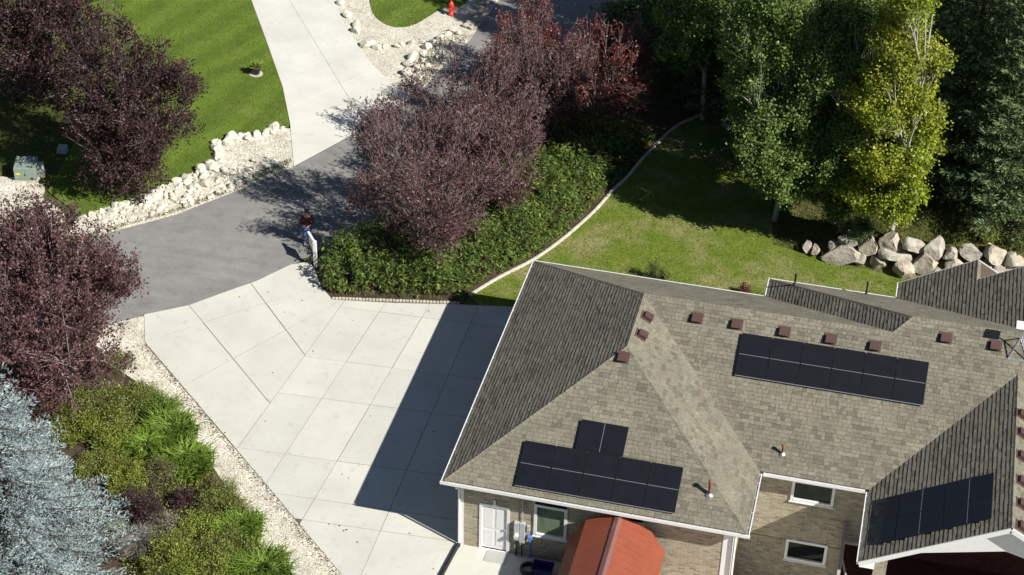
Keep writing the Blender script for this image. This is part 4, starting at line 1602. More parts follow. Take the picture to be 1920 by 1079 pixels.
def solar(label, k, x0, y0, cells):
    """cells: list of (u, v, w, h, line) in roof-plane metres from (x0, y0)"""
    u = np.array(UPS[k], float); u /= np.linalg.norm(u); e_ = np.cross(u, (0, 0, 1)); e_ /= np.linalg.norm(e_); n_ = np.cross(e_, u)
    if k in ('F', 'MF') and e_[0] < 0:
        e_ = -e_
    n_ = n_ if n_[2] > 0 else -n_
    o_ = np.array([x0, y0, rz(x0, y0, k)])
    arr = empty('solar_array', (x0, y0, rz(x0, y0, k)))
    tag(arr, label, 'solar array', 'black solar arrays on the roof')

    def loc(mb_):
        mb_.v = [tuple(np.array(v) - o_) for v in mb_.v]
        return mb_
    for (a, b, w, h, line) in cells:
        pn = loc(MB().frame(o_, e_, u, n_, (a, b, .085), (a + w, b + h, .122))).build('solar_panel', 'panel_black', arr, bevel=.003)
        fr = MB()
        t = .012
        fr.frame(o_, e_, u, n_, (a, b, .118), (a + w, b + t, .1245)); fr.frame(o_, e_, u, n_, (a, b + h - t, .118), (a + w, b + h, .1245))
        fr.frame(o_, e_, u, n_, (a, b + t, .118), (a + t, b + h - t, .1245)); fr.frame(o_, e_, u, n_, (a + w - t, b + t, .118), (a + w, b + h - t, .1245))
        loc(fr).build('frame', 'panel_edge', pn)
        # cell lines
        cl = MB()
        nu = 6 if w < h else 12
        nv = 12 if w < h else 6
        for i in range(1, nu):
            cl.frame(o_, e_, u, n_, (a + w * i / nu - .0015, b + .02, .1222), (a + w * i / nu + .0015, b + h - .02, .1228))
        loc(cl).build('cell_lines', 'panel_edge', pn)
        if line == 'v':
            lm_ = MB().frame(o_, e_, u, n_, (a + w / 2 - .008, b + .012, .1222), (a + w / 2 + .008, b + h - .012, .1236))
        elif line == 'h':
            lm_ = MB().frame(o_, e_, u, n_, (a + .012, b + h / 2 - .008, .1222), (a + w - .012, b + h / 2 + .008, .1236))
        else:
            lm_ = None
        if lm_:
            loc(lm_).build('centre_line', 'silver', pn)
    us = [c[0] for c in cells] + [c[0] + c[2] for c in cells]
    rl = MB()
    for (a, b, w, h, line) in cells:
        for vv in (b + h * .22, b + h * .78):
            rl.frame(o_, e_, u, n_, (a - .01, vv - .02, .03), (a + w + .01, vv + .02, .085))
    loc(rl).build('rail', 'silver', arr)
    # skirt along the lower edge
    lo = min(c[1] for c in cells)
    lc = [c for c in cells if c[1] < lo + .01]
    if k != 'PL':
        loc(MB().frame(o_, e_, u, n_, (min(c[0] for c in lc), lo - .022, .10), (max(c[0] + c[2] for c in lc), lo - .002, .118))).build('skirt', 'silver', arr)


g_ = .02
cells = [(i * (PWD + g_), 0, PWD, PHT, 'h') for i in range(5)]
cells.append((4.06 - 2.37, PHT + g_, PHT, PWD, 'v'))
solar('black solar array of six panels above the arched window, one panel on top', 'F', 2.37, .20, cells)
cells = [(i * (PWD + g_), 0, PWD, PHT, 'h') for i in range(6)]
solar('long black solar array of six panels below the row of roof vents', 'MF', 8.63, 5.99, cells)
# left slope of the porch roof: frame there runs along -y, so give cells in (along, up)
lx = 1.151
cells = []
for yy in (0, 1.10):
    cells += [(yy, 0, 1.085, .455, None), (yy, .475, 1.085, 1.55, 'h'), (yy, 2.04, 1.085, 1.55, 'h')]
k_ = np.cross(np.array(UPS['PL'], float), (0, 0, 1))
solar('black solar array on the dark porch roof slope facing away from the sun', 'PL', 14.26, 2.36 if k_[1] < 0 else .10, cells)

# ------------------------------------------------------------------ satellite dish
ds = np.array([17.85, 8.2, rz(17.85, 8.2, 'MF')])
dish = empty('satellite_dish', ds)
m = MB()
for a, b in (((-.33, -.30, -.16), (0, .05, .62)), ((.33, -.30, -.16), (0, .05, .62)), ((0, .42, .25), (0, .05, .62)), ((-.33, -.30, -.16), (.33, -.30, -.16)), ((-.33, -.30, -.14), (0, .42, .26)), ((.33, -.30, -.14), (0, .42, .26))):
    m.tube([a, b], .024, 8)
m.build('tripod', 'silver', dish)
MB().tube([(0, .05, .55), (0, .05, 1.05)], .025, 8).build('mast', 'silver', dish)
m = MB().frame(np.array([0, .02, 1.05]), np.array([1., 0, 0]), np.array([0, .94, .34]), np.array([0, -.34, .94]), (-.26, -.17, 0), (.26, .17, .04))
m.build('panel', 'white_paint', dish, bevel=.02)
tag(dish, 'flat white satellite dish on a silver tripod on the roof ridge', 'antenna')

# ------------------------------------------------------------------ patio and its things
PATIO = [(.46, .44), (.31, -.6), (-.29, -4.5), (9.55, -4.5), (9.55, .44)]
pt = sheet('patio', PATIO, .045, 'concrete')
pp = [(OH + .03, OH - .12, .09)] + [(*unproj(x_, y_)[:2], .1) for x_, y_ in ((858, 1028), (845, 1051), (830, 1079), (812, 1112))]
o = MB().tube(smooth_line(pp, 4), .075, 10).build('drain_pipe', 'rubber', None, True)
tag(o, 'black drain pipe running from the downspout along the patio edge', 'pipe')
q = unproj(931, 1044, .05)
o = MB().box((q[0] - .38, q[1] - .3, .046), (q[0] + .38, q[1] + .26, .065)).build('doormat', 'grey_mat', None, bevel=.006)
tag(o, 'pale grey doormat in front of the white door', 'doormat')

em = empty('electric_meter', (2.5, OH, 0))


def epart(mb_, name, mat, par=None, bevel=.0):
    mb_.v = [(v[0] - 2.5, v[1] - OH, v[2]) for v in mb_.v]
    return mb_.build(name, mat, par or em, bevel=bevel)


b1 = epart(MB().box((2.33, OH - .14, .78), (2.50, OH - .002, 1.55)), 'meter_box', 'meter_grey', None, .01)
ml = MB(); n = 14
ml.tube([(2.415, OH - .14, 1.03), (2.415, OH - .24, 1.03)], [.085, .07], 14)
epart(ml, 'meter_glass', 'white_paint', b1)
epart(MB().box((2.515, OH - .12, .68), (2.70, OH - .002, 1.55)), 'breaker_box', 'meter_grey', None, .01)
epart(MB().box((2.76, OH - .09, 1.22), (2.86, OH - .002, 1.45)), 'junction_box', 'meter_grey', None, .006)
epart(MB().tube([(2.415, OH - .07, .78), (2.415, OH - .07, .05)], .03, 8), 'conduit', 'dark_metal')
epart(MB().tube([(2.60, OH - .06, .68), (2.60, OH - .06, .05)], .022, 8), 'conduit', 'dark_metal')
epart(MB().tube([(2.60, OH - .05, 1.55), (2.60, OH - .05, 2.9)], .016, 8), 'conduit', 'meter_grey')
tag(em, 'grey electric meter and breaker boxes on the brick wall beside the door', 'electric meter')
q = on_y(994, 1009, OH - .12)
o = MB().box((q[0] - .09, OH - .16, q[2] - .04), (q[0] + .07, OH - .02, q[2] + .04)).tube([(q[0] - .02, OH - .08, q[2] - .05), (q[0] - .02, OH - .08, .06)], .03, 8).build('hose_tap', 'sky_blue_plastic', None, bevel=.008)
tag(o, 'small bright blue tap cover on a pipe below the arched window', 'tap')
q = unproj(1018, 1066, .3)
tubm = MB()
vs = []
for z_, s_ in ((.05, .8), (.42, 1.0), (.42, .94), (.12, .76)):
    for a_, b_ in ((-.36, -.26), (.36, -.26), (.36, .26), (-.36, .26)):
        vs.append((q[0] + a_ * s_, q[1] + b_ * s_, z_))
fs = [(3, 2, 1, 0)]
for r_ in range(3):
    for i in range(4):
        fs.append((r_ * 4 + i, r_ * 4 + (i + 1) % 4, r_ * 4 + 4 + (i + 1) % 4, r_ * 4 + 4 + i))
fs.append((12, 13, 14, 15))
o = tubm.add(vs, fs).build('plastic_tub', 'blue_plastic', None, bevel=.02)
o.rotation_euler = (0, 0, 0)
tag(o, 'dark blue plastic tub in the shade beside the red shed', 'tub')
for px_, lab in (((1038, 1040), 'black tyre leaning against the house wall behind the blue tub'), ((992, 1068), 'black coiled hose lying left of the blue tub')):
    q = unproj(*px_, .15)
    m = MB(); R_ = .33 if 'tyre' in lab else .26; r_ = .09 if 'tyre' in lab else .05
    pts = []
    turns = 1 if 'tyre' in lab else 3
    for i in range(24 * turns + 1):
        a_ = i / 24 * 6.283
        if turns == 1:
            pts.append((q[0] + R_ * math.cos(a_), q[1] + .12 + .25 * R_ * math.sin(a_) * .6, .42 + R_ * math.sin(a_)))
        else:
            pts.append((q[0] + R_ * math.cos(a_), q[1] + R_ * math.sin(a_), .10 + .05 * i / 24))
    o = m.tube(pts, r_, 8).build('tyre' if turns == 1 else 'garden_hose', 'rubber', None, True)
    tag(o, lab, 'tyre' if turns == 1 else 'hose')

# ------------------------------------------------------------------ shed
shed = empty('storage_shed', (5.87, -1.9, .045))
SX = 5.87


def spart(mb_, name, mat, par=None, bevel=0.0):
    mb_.v = [(v[0] - SX, v[1] + 1.9, v[2] - .045) for v in mb_.v]
    return mb_.build(name, mat, par or shed, bevel=bevel)


PROF = [(-1.58, 1.62), (-1.08, 2.42), (0, 2.92), (1.08, 2.42), (1.58, 1.62)]
Y0, Y1 = -4.2, .12
for i in range(4):
    a = np.array([SX + PROF[i][0], 0, PROF[i][1]]); b = np.array([SX + PROF[i + 1][0], 0, PROF[i + 1][1]])
    d = b - a; L = np.linalg.norm(d); d /= L
    nrm = np.array([-d[2], 0, d[0]])
    m = MB(); y = Y1
    rib = .30 if i in (1, 2) else .16
    m.frame(a, d, np.array([0, 1., 0]), nrm, (0, Y0, -.02), (L, Y1, 0))
    while y > Y0 + .03:
        m.frame(a, d, np.array([0, 1., 0]), nrm, (0, y - .03, 0), (L, y - .005, .014))
        m.frame(a, d, np.array([0, 1., 0]), nrm, (0, y - .03 - rib * .5, 0), (L, y - .02 - rib * .5, .005))
        y -= rib
    spart(m, 'roof_panel', 'red_metal')
cm = MB()
for s_ in (-1, 1):
    d = np.array([s_ * 1.08, 0, -.5]); d /= np.linalg.norm(d); nrm = np.array([.5 * s_, 0, 1.08]); nrm /= np.linalg.norm(nrm)
    cm.frame(np.array([SX, 0, 2.92]) + nrm * .016, d, np.array([0, s_ * -1., 0]), nrm, (0, -s_ * Y1 if s_ > 0 else Y0, 0), (.13, -s_ * Y0 if s_ > 0 else Y1, .012))
spart(cm, 'ridge_cap', 'red_cap')
for y0_, y1_ in ((Y1 - .06, Y1 - .02), (Y0 + .05, Y0 + .09)):
    m = MB()
    n = len(PROF) + 2
    pr = [(-1.5, .05)] + [(p[0] * .95, p[1] - .03) for p in PROF] + [(1.5, .05)]
    vs = [(SX + p[0], y0_, p[1]) for p in pr] + [(SX + p[0], y1_, p[1]) for p in pr]
    m.add(vs, [tuple(range(n)), tuple(range(n, 2 * n))[::-1]] + [(i, n + i, n + (i + 1) % n, (i + 1) % n) for i in range(n)])
    spart(m, 'end_wall', 'red_metal')
for s_ in (-1, 1):
    x_ = SX + s_ * 1.47
    spart(MB().box((x_ - .03, Y0 + .1, .05), (x_ + .03, Y1 - .08, 1.7)), 'side_wall', 'red_metal')
spart(MB().box((SX + 1.55, -.9, .5), (SX + 1.58, -.82, 1.55)), 'corner_trim', 'yellow_paint')
tag(shed, 'red metal barn roofed shed standing against the brick wall', 'shed')

# ------------------------------------------------------------------ person
def skin_obj(name, verts, edges, radii, mat, parent, root=0, sub=2):
    me = bpy.data.meshes.new(name)
    bm = bmesh.new()
    lay = bm.verts.layers.skin.verify()
    bv = [bm.verts.new(v) for v in verts]
    bm.verts.ensure_lookup_table()
    for a, b in edges:
        bm.edges.new((bv[a], bv[b]))
    for i, v in enumerate(bv):
        r = radii[i]
        v[lay].radius = (r, r) if not isinstance(r, tuple) else r
        v[lay].use_root = (i == root)
    bm.to_mesh(me); bm.free()
    o = me_obj(name, me, mat, parent)
    s = o.modifiers.new('skin', 'SKIN'); s.use_smooth_shade = True
    d = o.modifiers.new('sub', 'SUBSURF'); d.levels = sub; d.render_levels = sub
    return o


pb = G(578, 459, .012)
person = empty('person', pb, .22)
V = [(0, 0, .92), (0, -.01, 1.10), (0, 0, 1.30), (0, .01, 1.42), (0, 0, 1.50), (0, -.01, 1.56), (0, -.015, 1.64),
     (.10, 0, .86), (.12, -.02, .48), (.13, .02, .08), (.14, -.12, .045), (-.10, 0, .86), (-.12, -.02, .48), (-.13, .02, .08), (-.14, -.12, .045),
     (.17, .01, 1.39), (.25, .0, 1.13), (.12, -.24, 1.08), (.06, -.31, 1.09), (-.17, .01, 1.39), (-.25, .0, 1.13), (-.12, -.24, 1.08), (-.06, -.31, 1.09)]
Ed = [(0, 1), (1, 2), (2, 3), (3, 4), (4, 5), (5, 6), (0, 7), (7, 8), (8, 9), (9, 10), (0, 11), (11, 12), (12, 13), (13, 14), (3, 15), (15, 16), (16, 17), (17, 18), (3, 19), (19, 20), (20, 21), (21, 22)]
R = [.12, .12, .13, .11, .055, .085, .08, .075, .055, .04, .035, .075, .055, .04, .035, .055, .045, .033, .035, .055, .045, .033, .035]
for sg, w in ((1, 18), (-1, 22)):
    bx = V[w]
    for j, (dx, dz) in enumerate(((-.03, .035), (-.045, .015), (-.05, -.005), (-.045, -.025))):
        V.append((bx[0] + sg * .01, bx[1] - .035, bx[2] + dz)); R.append(.010)
        V.append((bx[0] + sg * dx, bx[1] - .055, bx[2] + dz)); R.append(.009)
        Ed += [(w, len(V) - 2), (len(V) - 2, len(V) - 1)]
    V.append((bx[0] - sg * .02, bx[1] + .0, bx[2] + .05)); R.append(.011); Ed.append((w, len(V) - 1))
body = skin_obj('body', V, Ed, R, 'skin', person)
sv = [(0, 0, .86), (0, -.01, 1.08), (0, 0, 1.30), (0, .01, 1.43), (.18, .01, 1.39), (.265, .0, 1.13), (.14, -.21, 1.08), (-.18, .01, 1.39), (-.265, .0, 1.13), (-.14, -.21, 1.08)]
skin_obj('shirt', sv, [(0, 1), (1, 2), (2, 3), (3, 4), (4, 5), (5, 6), (3, 7), (7, 8), (8, 9)], [(.19, .14), (.18, .145), (.19, .15), (.13, .10), .078, .066, .05, .078, .066, .05], 'plaid', person)
jv = [(0, 0, .93), (.105, 0, .84), (.125, -.02, .48), (.13, .02, .09), (-.105, 0, .84), (-.125, -.02, .48), (-.13, .02, .09)]
skin_obj('jeans', jv, [(0, 1), (1, 2), (2, 3), (0, 4), (4, 5), (5, 6)], [(.165, .13), .10, .078, .066, .10, .078, .066], 'jeans', person)
for s_ in (-1, 1):
    skin_obj('shoe', [(s_ * .13, .05, .05), (s_ * .138, -.06, .045), (s_ * .145, -.17, .035)], [(0, 1), (1, 2)], [.048, .05, .038], 'shoe', person)
hm = MB(); prof = []
hm.lathe((0, .005, 1.615), [(.098, 0), (.10, .04), (.088, .085), (.055, .115), (.01, .125)], 14)
hm.build('hair', 'hair_dark', person, True)
for s_ in (-1, 1):
    MB().lathe((s_ * .032, -.092, 1.60), [(.004, 0), (.011, .008), (.004, .016)], 8).build('eye', 'hair_dark', person)
tag(person, 'person in dark plaid shirt and blue jeans standing on the road with hands together', 'person')

# ------------------------------------------------------------------ sign post
sb = G(592, 500)
sg = empty('sign_post', sb)
tip = unproj(578, 436, 1.16) - sb
ax = np.array([tip[0], tip[1], 0]); ax_l = np.linalg.norm(ax); ax /= ax_l
MB().box((-.065, -.065, 0), (.065, .065, 1.24)).build('post', 'white_paint', sg, bevel=.005)
MB().lathe((0, 0, 1.24), [(.06, 0), (.06, .02), (.02, .05)], 10).build('finial', 'white_paint', sg)
MB().bar((0, 0, 1.16), ax * ax_l + np.array([0, 0, 1.16]), .10, .10).build('arm', 'white_paint', sg, bevel=.005)
MB().bar(ax * .12 + np.array([0, 0, .86]), ax * (ax_l - .08) + np.array([0, 0, .86]), .018, .44).build('sign_panel', 'white_paint', sg)
for t_ in (.2, ax_l - .18):
    MB().tube([ax * t_ + np.array([0, 0, 1.07]), ax * t_ + np.array([0, 0, 1.14])], .008, 6).build('hook', 'dark_metal', sg)
tag(sg, 'white wooden sign post with hanging white panel at the driveway entrance', 'sign')

# ------------------------------------------------------------------ potted plant, hydrant, utility boxes
pq = G(480, 141, .05)
pot = empty('potted_plant', pq)
MB().lathe((0, 0, 0), [(.33, 0), (.33, .03), (.30, .035)], 20).build('paver', 'kerb_concrete', pot)
MB().lathe((0, 0, .035), [(.17, 0), (.24, .33), (.27, .33), (.27, .38), (.23, .38), (.22, .34)], 18).build('pot', 'pot_dark', pot, True)
MB().lathe((0, 0, .33), [(.22, 0), (.2, .03), (.02, .035)], 14).build('soil', 'soil', pot)
n = 90
a = RNG.random(n) * 6.28; el = RNG.uniform(.35, 1.4, n)
D = np.stack([np.cos(a) * np.cos(el), np.sin(a) * np.cos(el), np.sin(el)], 1)
P = np.zeros((n, 3)); P[:, 2] = .36; P[:, :2] = D[:, :2] * .06
v, f = leaf_geo(P, D, rand_dirs(n), RNG.uniform(.25, .5, n), np.full(n, .05))
me_obj('foliage', np_mesh('foliage', v, f, 'leaf_lime'), None, pot)
tag(pot, 'spiky yellow green plant in a dark pot on the striped lawn', 'potted plant')

hq = G(846, 29, .05)
hyd = empty('fire_hydrant', hq)
MB().lathe((0, 0, 0), [(.19, 0), (.19, .05), (.13, .06), (.125, .45), (.16, .46), (.16, .51), (.13, .52)], 16).build('barrel', 'hydrant_red', hyd, True)
MB().lathe((0, 0, .52), [(.15, 0), (.145, .08), (.09, .16), (.04, .19), (.04, .24), (.01, .25)], 16).build('bonnet', 'hydrant_red', hyd, True)
for d_, r_ in (((1, 0, 0), .06), ((-1, 0, 0), .06), ((0, -1, 0), .085)):
    d_ = np.array(d_, float)
    MB().tube([d_ * .1 + np.array([0, 0, .38]), d_ * .2 + np.array([0, 0, .38]), d_ * .2 + np.array([0, 0, .38]), d_ * .24 + np.array([0, 0, .38])], [r_ * .8, r_ * .8, r_, r_], 12).build('outlet', 'hydrant_red', hyd)
tag(hyd, 'red fire hydrant on pale gravel beside the small lawn', 'fire hydrant')


def util(name, px_, sx, sy, h, mat, label, rot=0.2, lid=True):
    p = G(*px_)
    r = empty(name, p, rot)
    MB().box((-sx * .58, -sy * .58, 0), (sx * .58, sy * .58, .08)).build('pad', 'kerb_concrete', r)
    m = MB().add([(-sx / 2, -sy / 2, .08), (sx / 2, -sy / 2, .08), (sx / 2, sy / 2, .08), (-sx / 2, sy / 2, .08), (-sx / 2, -sy / 2, h * .8), (sx / 2, -sy / 2, h * .8), (sx / 2, sy / 2, h), (-sx / 2, sy / 2, h)],
                 [(0, 3, 2, 1), (4, 5, 6, 7), (0, 1, 5, 4), (1, 2, 6, 5), (2, 3, 7, 6), (3, 0, 4, 7)])
    b_ = m.build('cabinet', mat, r, bevel=.02)
    if lid:
        MB().box((-sx * .48, -sy / 2 - .012, .16), (-sx * .02, -sy / 2 - .002, h * .74)).build('door', mat, b_, bevel=.004)
        MB().box((sx * .02, -sy / 2 - .012, .16), (sx * .48, -sy / 2 - .002, h * .74)).build('door', mat, b_, bevel=.004)
        MB().box((-.02, -sy / 2 - .03, h * .4), (.02, -sy / 2 - .012, h * .5)).build('handle', 'dark_metal', b_)
        MB().box((-sx * .42, -sy / 2 - .016, h * .45), (-sx * .22, -sy / 2 - .0125, h * .55)).build('warning_sticker', 'yellow_paint', b_)
    tag(r, label, 'utility box')


util('transformer_box', (52, 333), .95, .8, .85, 'utility_green', 'grey green metal transformer cabinet on a concrete pad at the gravel', .25)
util('utility_pedestal', (78, 330), .3, .3, .65, 'utility_pale', 'slim pale utility pedestal standing right of the green transformer cabinet', .3, False)
util('utility_pedestal', (118, 285), .4, .35, .3, 'utility_pale', 'low pale utility box in the shade of the dark plum tree', .1, False)

# ------------------------------------------------------------------ grasses and gravel
grass('grass', LAWN1, 330, .055, 'grass_lush', 'short mown lush grass of the lawn beside the neighbouring driveway', .05)
grass('grass', LAWN2, 330, .055, 'grass_lush', 'short green grass of the small lawn by the hydrant', .06)
grass('grass', YARD, 330, .06, 'grass_blade', 'short patchy grass of the back lawn behind the house', .03)
WILD = G2([(1345, 211), (1440, 250), (1450, 462), (1500, 474), (1583, 497), (1700, 522), (1920, 540), (2050, 520), (2050, 200), (1500, 60), (1200, 180)])
grass('grass', WILD, 150, .16, 'grass_wild', 'rough wild grass and weeds on the bank under the trees', 0.0, .03, True, 60000)
WILD2 = G2([(-60, 130), (120, 140), (150, 250), (90, 360), (-60, 330)])
grass('grass', WILD2, 200, .1, 'grass_wild', 'dry yellow grass around the transformer cabinet', -.02, .03, False, 30000)


def pebbles(name, poly, dens, label, z=.03, smin=.015, smax=.04, cap=16000, mat='rock_white'):
    n = min(cap, int(poly_area(poly) * dens))
    p = scatter(poly, n)
    base = np.array([(1, 0, 0), (-.5, .87, 0), (-.5, -.87, 0), (.2, .1, .7), (0, 0, -.5)])
    fc = np.array([(0, 1, 3), (1, 2, 3), (2, 0, 3)])
    s = RNG.uniform(smin, smax, n)[:, None, None]
    a = RNG.random(n) * 6.28
    c, sn = np.cos(a)[:, None], np.sin(a)[:, None]
    b = base[None] * (1 + RNG.normal(size=(n, 5, 3)) * .25)
    x = b[:, :, 0] * c - b[:, :, 1] * sn; y = b[:, :, 0] * sn + b[:, :, 1] * c
    V = np.stack([x, y, b[:, :, 2]], -1) * s
    V[:, :, :2] += p[:, None]
    V[:, :, 2] += z
    F = (np.arange(n)[:, None, None] * 5 + fc[None]).reshape(-1, 3)
    o = me_obj(name, np_mesh(name, V.reshape(-1, 3), F, mat))
    tag(o, label, 'gravel', None, 'stuff')


mat_leaf('pebble', [(0, (.30, .27, .20)), (.15, (.48, .45, .36)), (.6, (.64, .615, .52)), (1, (.80, .78, .70))], .9, 0, .2)
pebbles('gravel', STRIP, 420, 'loose pale gravel of the strip along the driveway', .03, .015, .04, 16000, 'pebble')
pebbles('gravel', BED1, 330, 'loose pale gravel between the white rocks', .035, .015, .05, 12000, 'pebble')
pebbles('gravel', BED2, 300, 'loose pale gravel around the red hydrant', .035, .015, .045, 12000, 'pebble')
pebbles('gravel', PADL, 200, 'loose pale gravel in front of the transformer cabinet', .03, .02, .05, 6000, 'pebble')


def litter(name, pts, label, z, s=.05):
    n = len(pts)
    P = np.concatenate([pts, np.full((n, 1), z)], 1)
    a = RNG.random(n) * 6.28
    D = np.stack([np.cos(a), np.sin(a), RNG.normal(size=n) * .15], 1)
    v, f = leaf_geo(P, unit(D), unit(rand_dirs(n) * .3 + np.array([0, 0, 1.0])), RNG.uniform(.6, 1.5, n) * s, RNG.uniform(.5, 1.0, n) * s)
    tag(me_obj(name, np_mesh(name, v, f, 'dead_leaf')), label, 'leaf litter', None, 'stuff')


ea = np.array(G2([(275, 648), (440, 841), (640, 1079)]))
tt = RNG.random(900)
ep = np.stack([np.interp(tt * 2, [0, 1, 2], ea[:, 0]), np.interp(tt * 2, [0, 1, 2], ea[:, 1])], 1) + np.abs(RNG.normal(size=(900, 1))) * np.array([[-.16, -.10]]) + RNG.normal(size=(900, 2)) * .04
litter('leaf_litter', np.concatenate([ep, scatter(np.array(STRIP), 350)]), 'dry brown leaves scattered on the gravel strip beside the driveway', .055, .05)
litter('leaf_litter', np.concatenate([scatter(np.array(BED2), 160), scatter(np.array(BED1), 120)]), 'dry leaves scattered on the gravel beds by the road', .06, .06)
litter('leaf_litter', np.concatenate([scatter(np.array(DRIVE), 26), np.array([unproj(648, 995)[:2], unproj(652, 996)[:2], unproj(644, 996)[:2], unproj(671, 1021)[:2], unproj(424, 678)[:2]])]), 'few brown leaves lying on the concrete driveway', .06, .08)

# ------------------------------------------------------------------ trees
PLUM = 'purple leaved plum trees'
broad_tree('plum_tree', (252, 338), rand_lobes((0.1, -.2, 3.6), (2.7, 2.9, 3.4), 16, .40) + [(1.5, .3, 6.2, .9, .8, 1.1), (2.5, .6, 5.0, 1.1, .9, .9), (2.6, 0, 3.4, 1.0, 1.0, 1.0), (-.6, .6, 6.6, 1.5, 1.2, 1.1), (-2.2, .4, 5.4, 1.3, 1.2, 1.2), (.3, -1.6, 1.3, 2.2, 1.4, 1.1), (-1.8, 0, 2.4, 1.2, 1.2, 1.0)], (0.1, 0, 4.2), .16, 18, 190, 2400, 22, .12, 'leaf_plum_dark', 'bark_plum',
           'dark plum tree with dense round crown on the edge of the green lawn', 'tree', PLUM, sig=.10)
broad_tree('plum_tree', (112, 195), rand_lobes((.0, 0, 3.7), (3.6, 3.2, 3.4), 22, .40) + [(2.6, .2, 5.0, 1.3, 1.2, 1.2), (-3.0, 0, 4.0, 1.8, 1.5, 1.6), (0, -1.2, 1.7, 3.0, 2.0, 1.4)], (0, 0, 3.6), .16, 14, 140, 1600, 22, .13, 'leaf_plum_dark', 'bark_plum',
           'dark plum tree in the far corner behind the dense round plum tree', 'tree', PLUM, sig=.10)
broad_tree('plum_tree', (85, 728), rand_lobes((0.2, 0, 4.1), (4.1, 4.0, 4.0), 30, .36) + [(2.6, -.4, 2.6, 1.5, 1.4, 1.4), (2.4, -.8, 4.4, 1.6, 1.4, 1.4), (.8, -1.5, 1.6, 2.4, 1.8, 1.4)], (0, 0, 3.8), .18, 20, 230, 2700, 22, .12, 'leaf_plum', 'bark_plum',
           'wide reddish plum tree leaning over the road above the blue spruce', 'tree', PLUM, sig=.10, twig_r=.010)


def fan_tree(px, w, h, lab, leaf='leaf_plum', nt=1900, per=10, lean=(0, 0), size=.112):
    reseed(lab + 'x')
    lobes = [(lean[0] * .5, lean[1] * .5, h * .52, w * .85, w * .8, h * .36)]
    for k in range(20):
        a = RNG.random() * 6.28; t = RNG.uniform(.1, 1.0)
        rr = w * RNG.uniform(.55, 1.1) * (.6 + .4 * math.sin(t * 2.6))
        s = RNG.uniform(.14, .40)
        lobes.append((math.cos(a) * rr + lean[0] * t, math.sin(a) * rr + lean[1] * t, h * (.12 + .78 * t), w * s, w * s, h * s * .5))
    broad_tree('plum_tree', px, lobes, (lean[0] * .3, lean[1] * .3, h * .42), .07, 44, 200, nt, per, size, leaf, 'bark_plum', lab, 'tree', PLUM, stems=7, fan=.34, sig=.07, twig_r=.0095, shell=.42, lo=.35, outd=.8, pulls=(.5, .32, .16), wob=.24)


fan_tree((806, 486), 3.0, 6.8, 'sparse twiggy plum tree standing in the hedge nearest the sign post', lean=(-.9, .2), nt=2300, per=10)
fan_tree((928, 405), 2.7, 6.0, 'sparse twiggy plum tree in the middle of the hedge', lean=(-.2, .3), nt=1900, per=10)
fan_tree((1016, 283), 2.2, 6.3, 'narrow upright reddish plum tree at the far end of the hedge', lean=(-.3, 0), nt=1600, per=10)
fan_tree((872, 318), 2.6, 5.6, 'twiggy plum tree between the hedge and the road bend', lean=(-.2, .1), nt=1600, per=10)
fan_tree((1112, 228), 2.3, 6.2, 'bright red leaved plum tree against the dark trees', 'leaf_plum_red', 1400, 10, (.2, 0))
fan_tree((990, 165), 1.6, 4.8, 'small thin plum tree overhanging the shaded road', 'leaf_plum_red', 800, 11, (-.2, 0))

ASP = 'aspen trees behind the back lawn'


def aspen(px, H, lab, leaf, blobs, lean=(0, 0), nt=900, per=46, size=.105, sig=.14, tr=.13, ns=170, depth=.9, off=0.0):
    """blobs: leaf masses as picture point and radius, set around the trunk's own distance"""
    reseed(lab + 'x')
    p = G(*px)
    lobes = []
    for bx, by, br, *dd in blobs:
        dy = RNG.uniform(-depth, depth) + off if not dd else dd[0]
        q = on_y(bx, by, p[1] + dy) - p
        r = br / 46.0 * .95
        lobes.append((q[0], q[1], max(q[2], .5), r, r * 1.1, r * .85))
    broad_tree('aspen_tree', px, lobes, (lean[0], lean[1], H), tr, 30, ns, nt, per, size, leaf, 'bark_aspen', lab, 'tree', ASP, sig=sig, aspect=.85, lo=.35, shell=.33, twig_r=.009, up=.6)


aspen((1452, 414), 9.6, 'tall green aspen with pale trunk nearest the patchy lawn', 'leaf_aspen',
      [(1444, 291, 45, -2.0), (1475, 332, 50, -1.7), (1440, 345, 30, -1.8), (1532, 311, 28), (1449, 177, 45), (1517, 171, 40), (1522, 249, 34), (1408, 130, 38), (1449, 67, 60), (1511, 41, 55), (1537, 93, 45), (1397, 31, 50), (1491, 114, 50), (1418, 171, 32), (1470, 0, 60), (1500, 350, 25, -1.6), (1420, 315, 26, -2.2), (1412, 240, 30, -1.6), (1440, 215, 34, -1.5), (1499, 285, 42, -1.4), (1470, 362, 26, -1.9), (1400, 275, 24, -2.0), (1525, 178, 40, .8), (1438, 213, 36, 1.4), (1470, 250, 40, 2.0), (1390, 200, 34, 1.6), (1545, 335, 30, -1.8), (1385, 80, 40, -.6), (1378, 150, 30, -.4), (1420, 20, 45, -.8), (1560, 60, 40, -.6), (1540, 140, 36, -1.0), (1500, 200, 36, -1.2), (1480, 225, 30)],
      (.9, .3), 2100, off=-.5)
aspen((1562, 418), 11.0, 'green aspen standing left of the yellow aspen', 'leaf_aspen',
      [(1558, 187, 38), (1595, 114, 36), (1574, 31, 45), (1563, 135, 36), (1600, 60, 40), (1560, 260, 36), (1580, 330, 38), (1540, 350, 30), (1600, 0, 50), (1585, 220, 30), (1570, 385, 28, -1.0), (1591, 250, 34, -1.5), (1560, 320, 34, -1.6)], (.3, .5), 900)
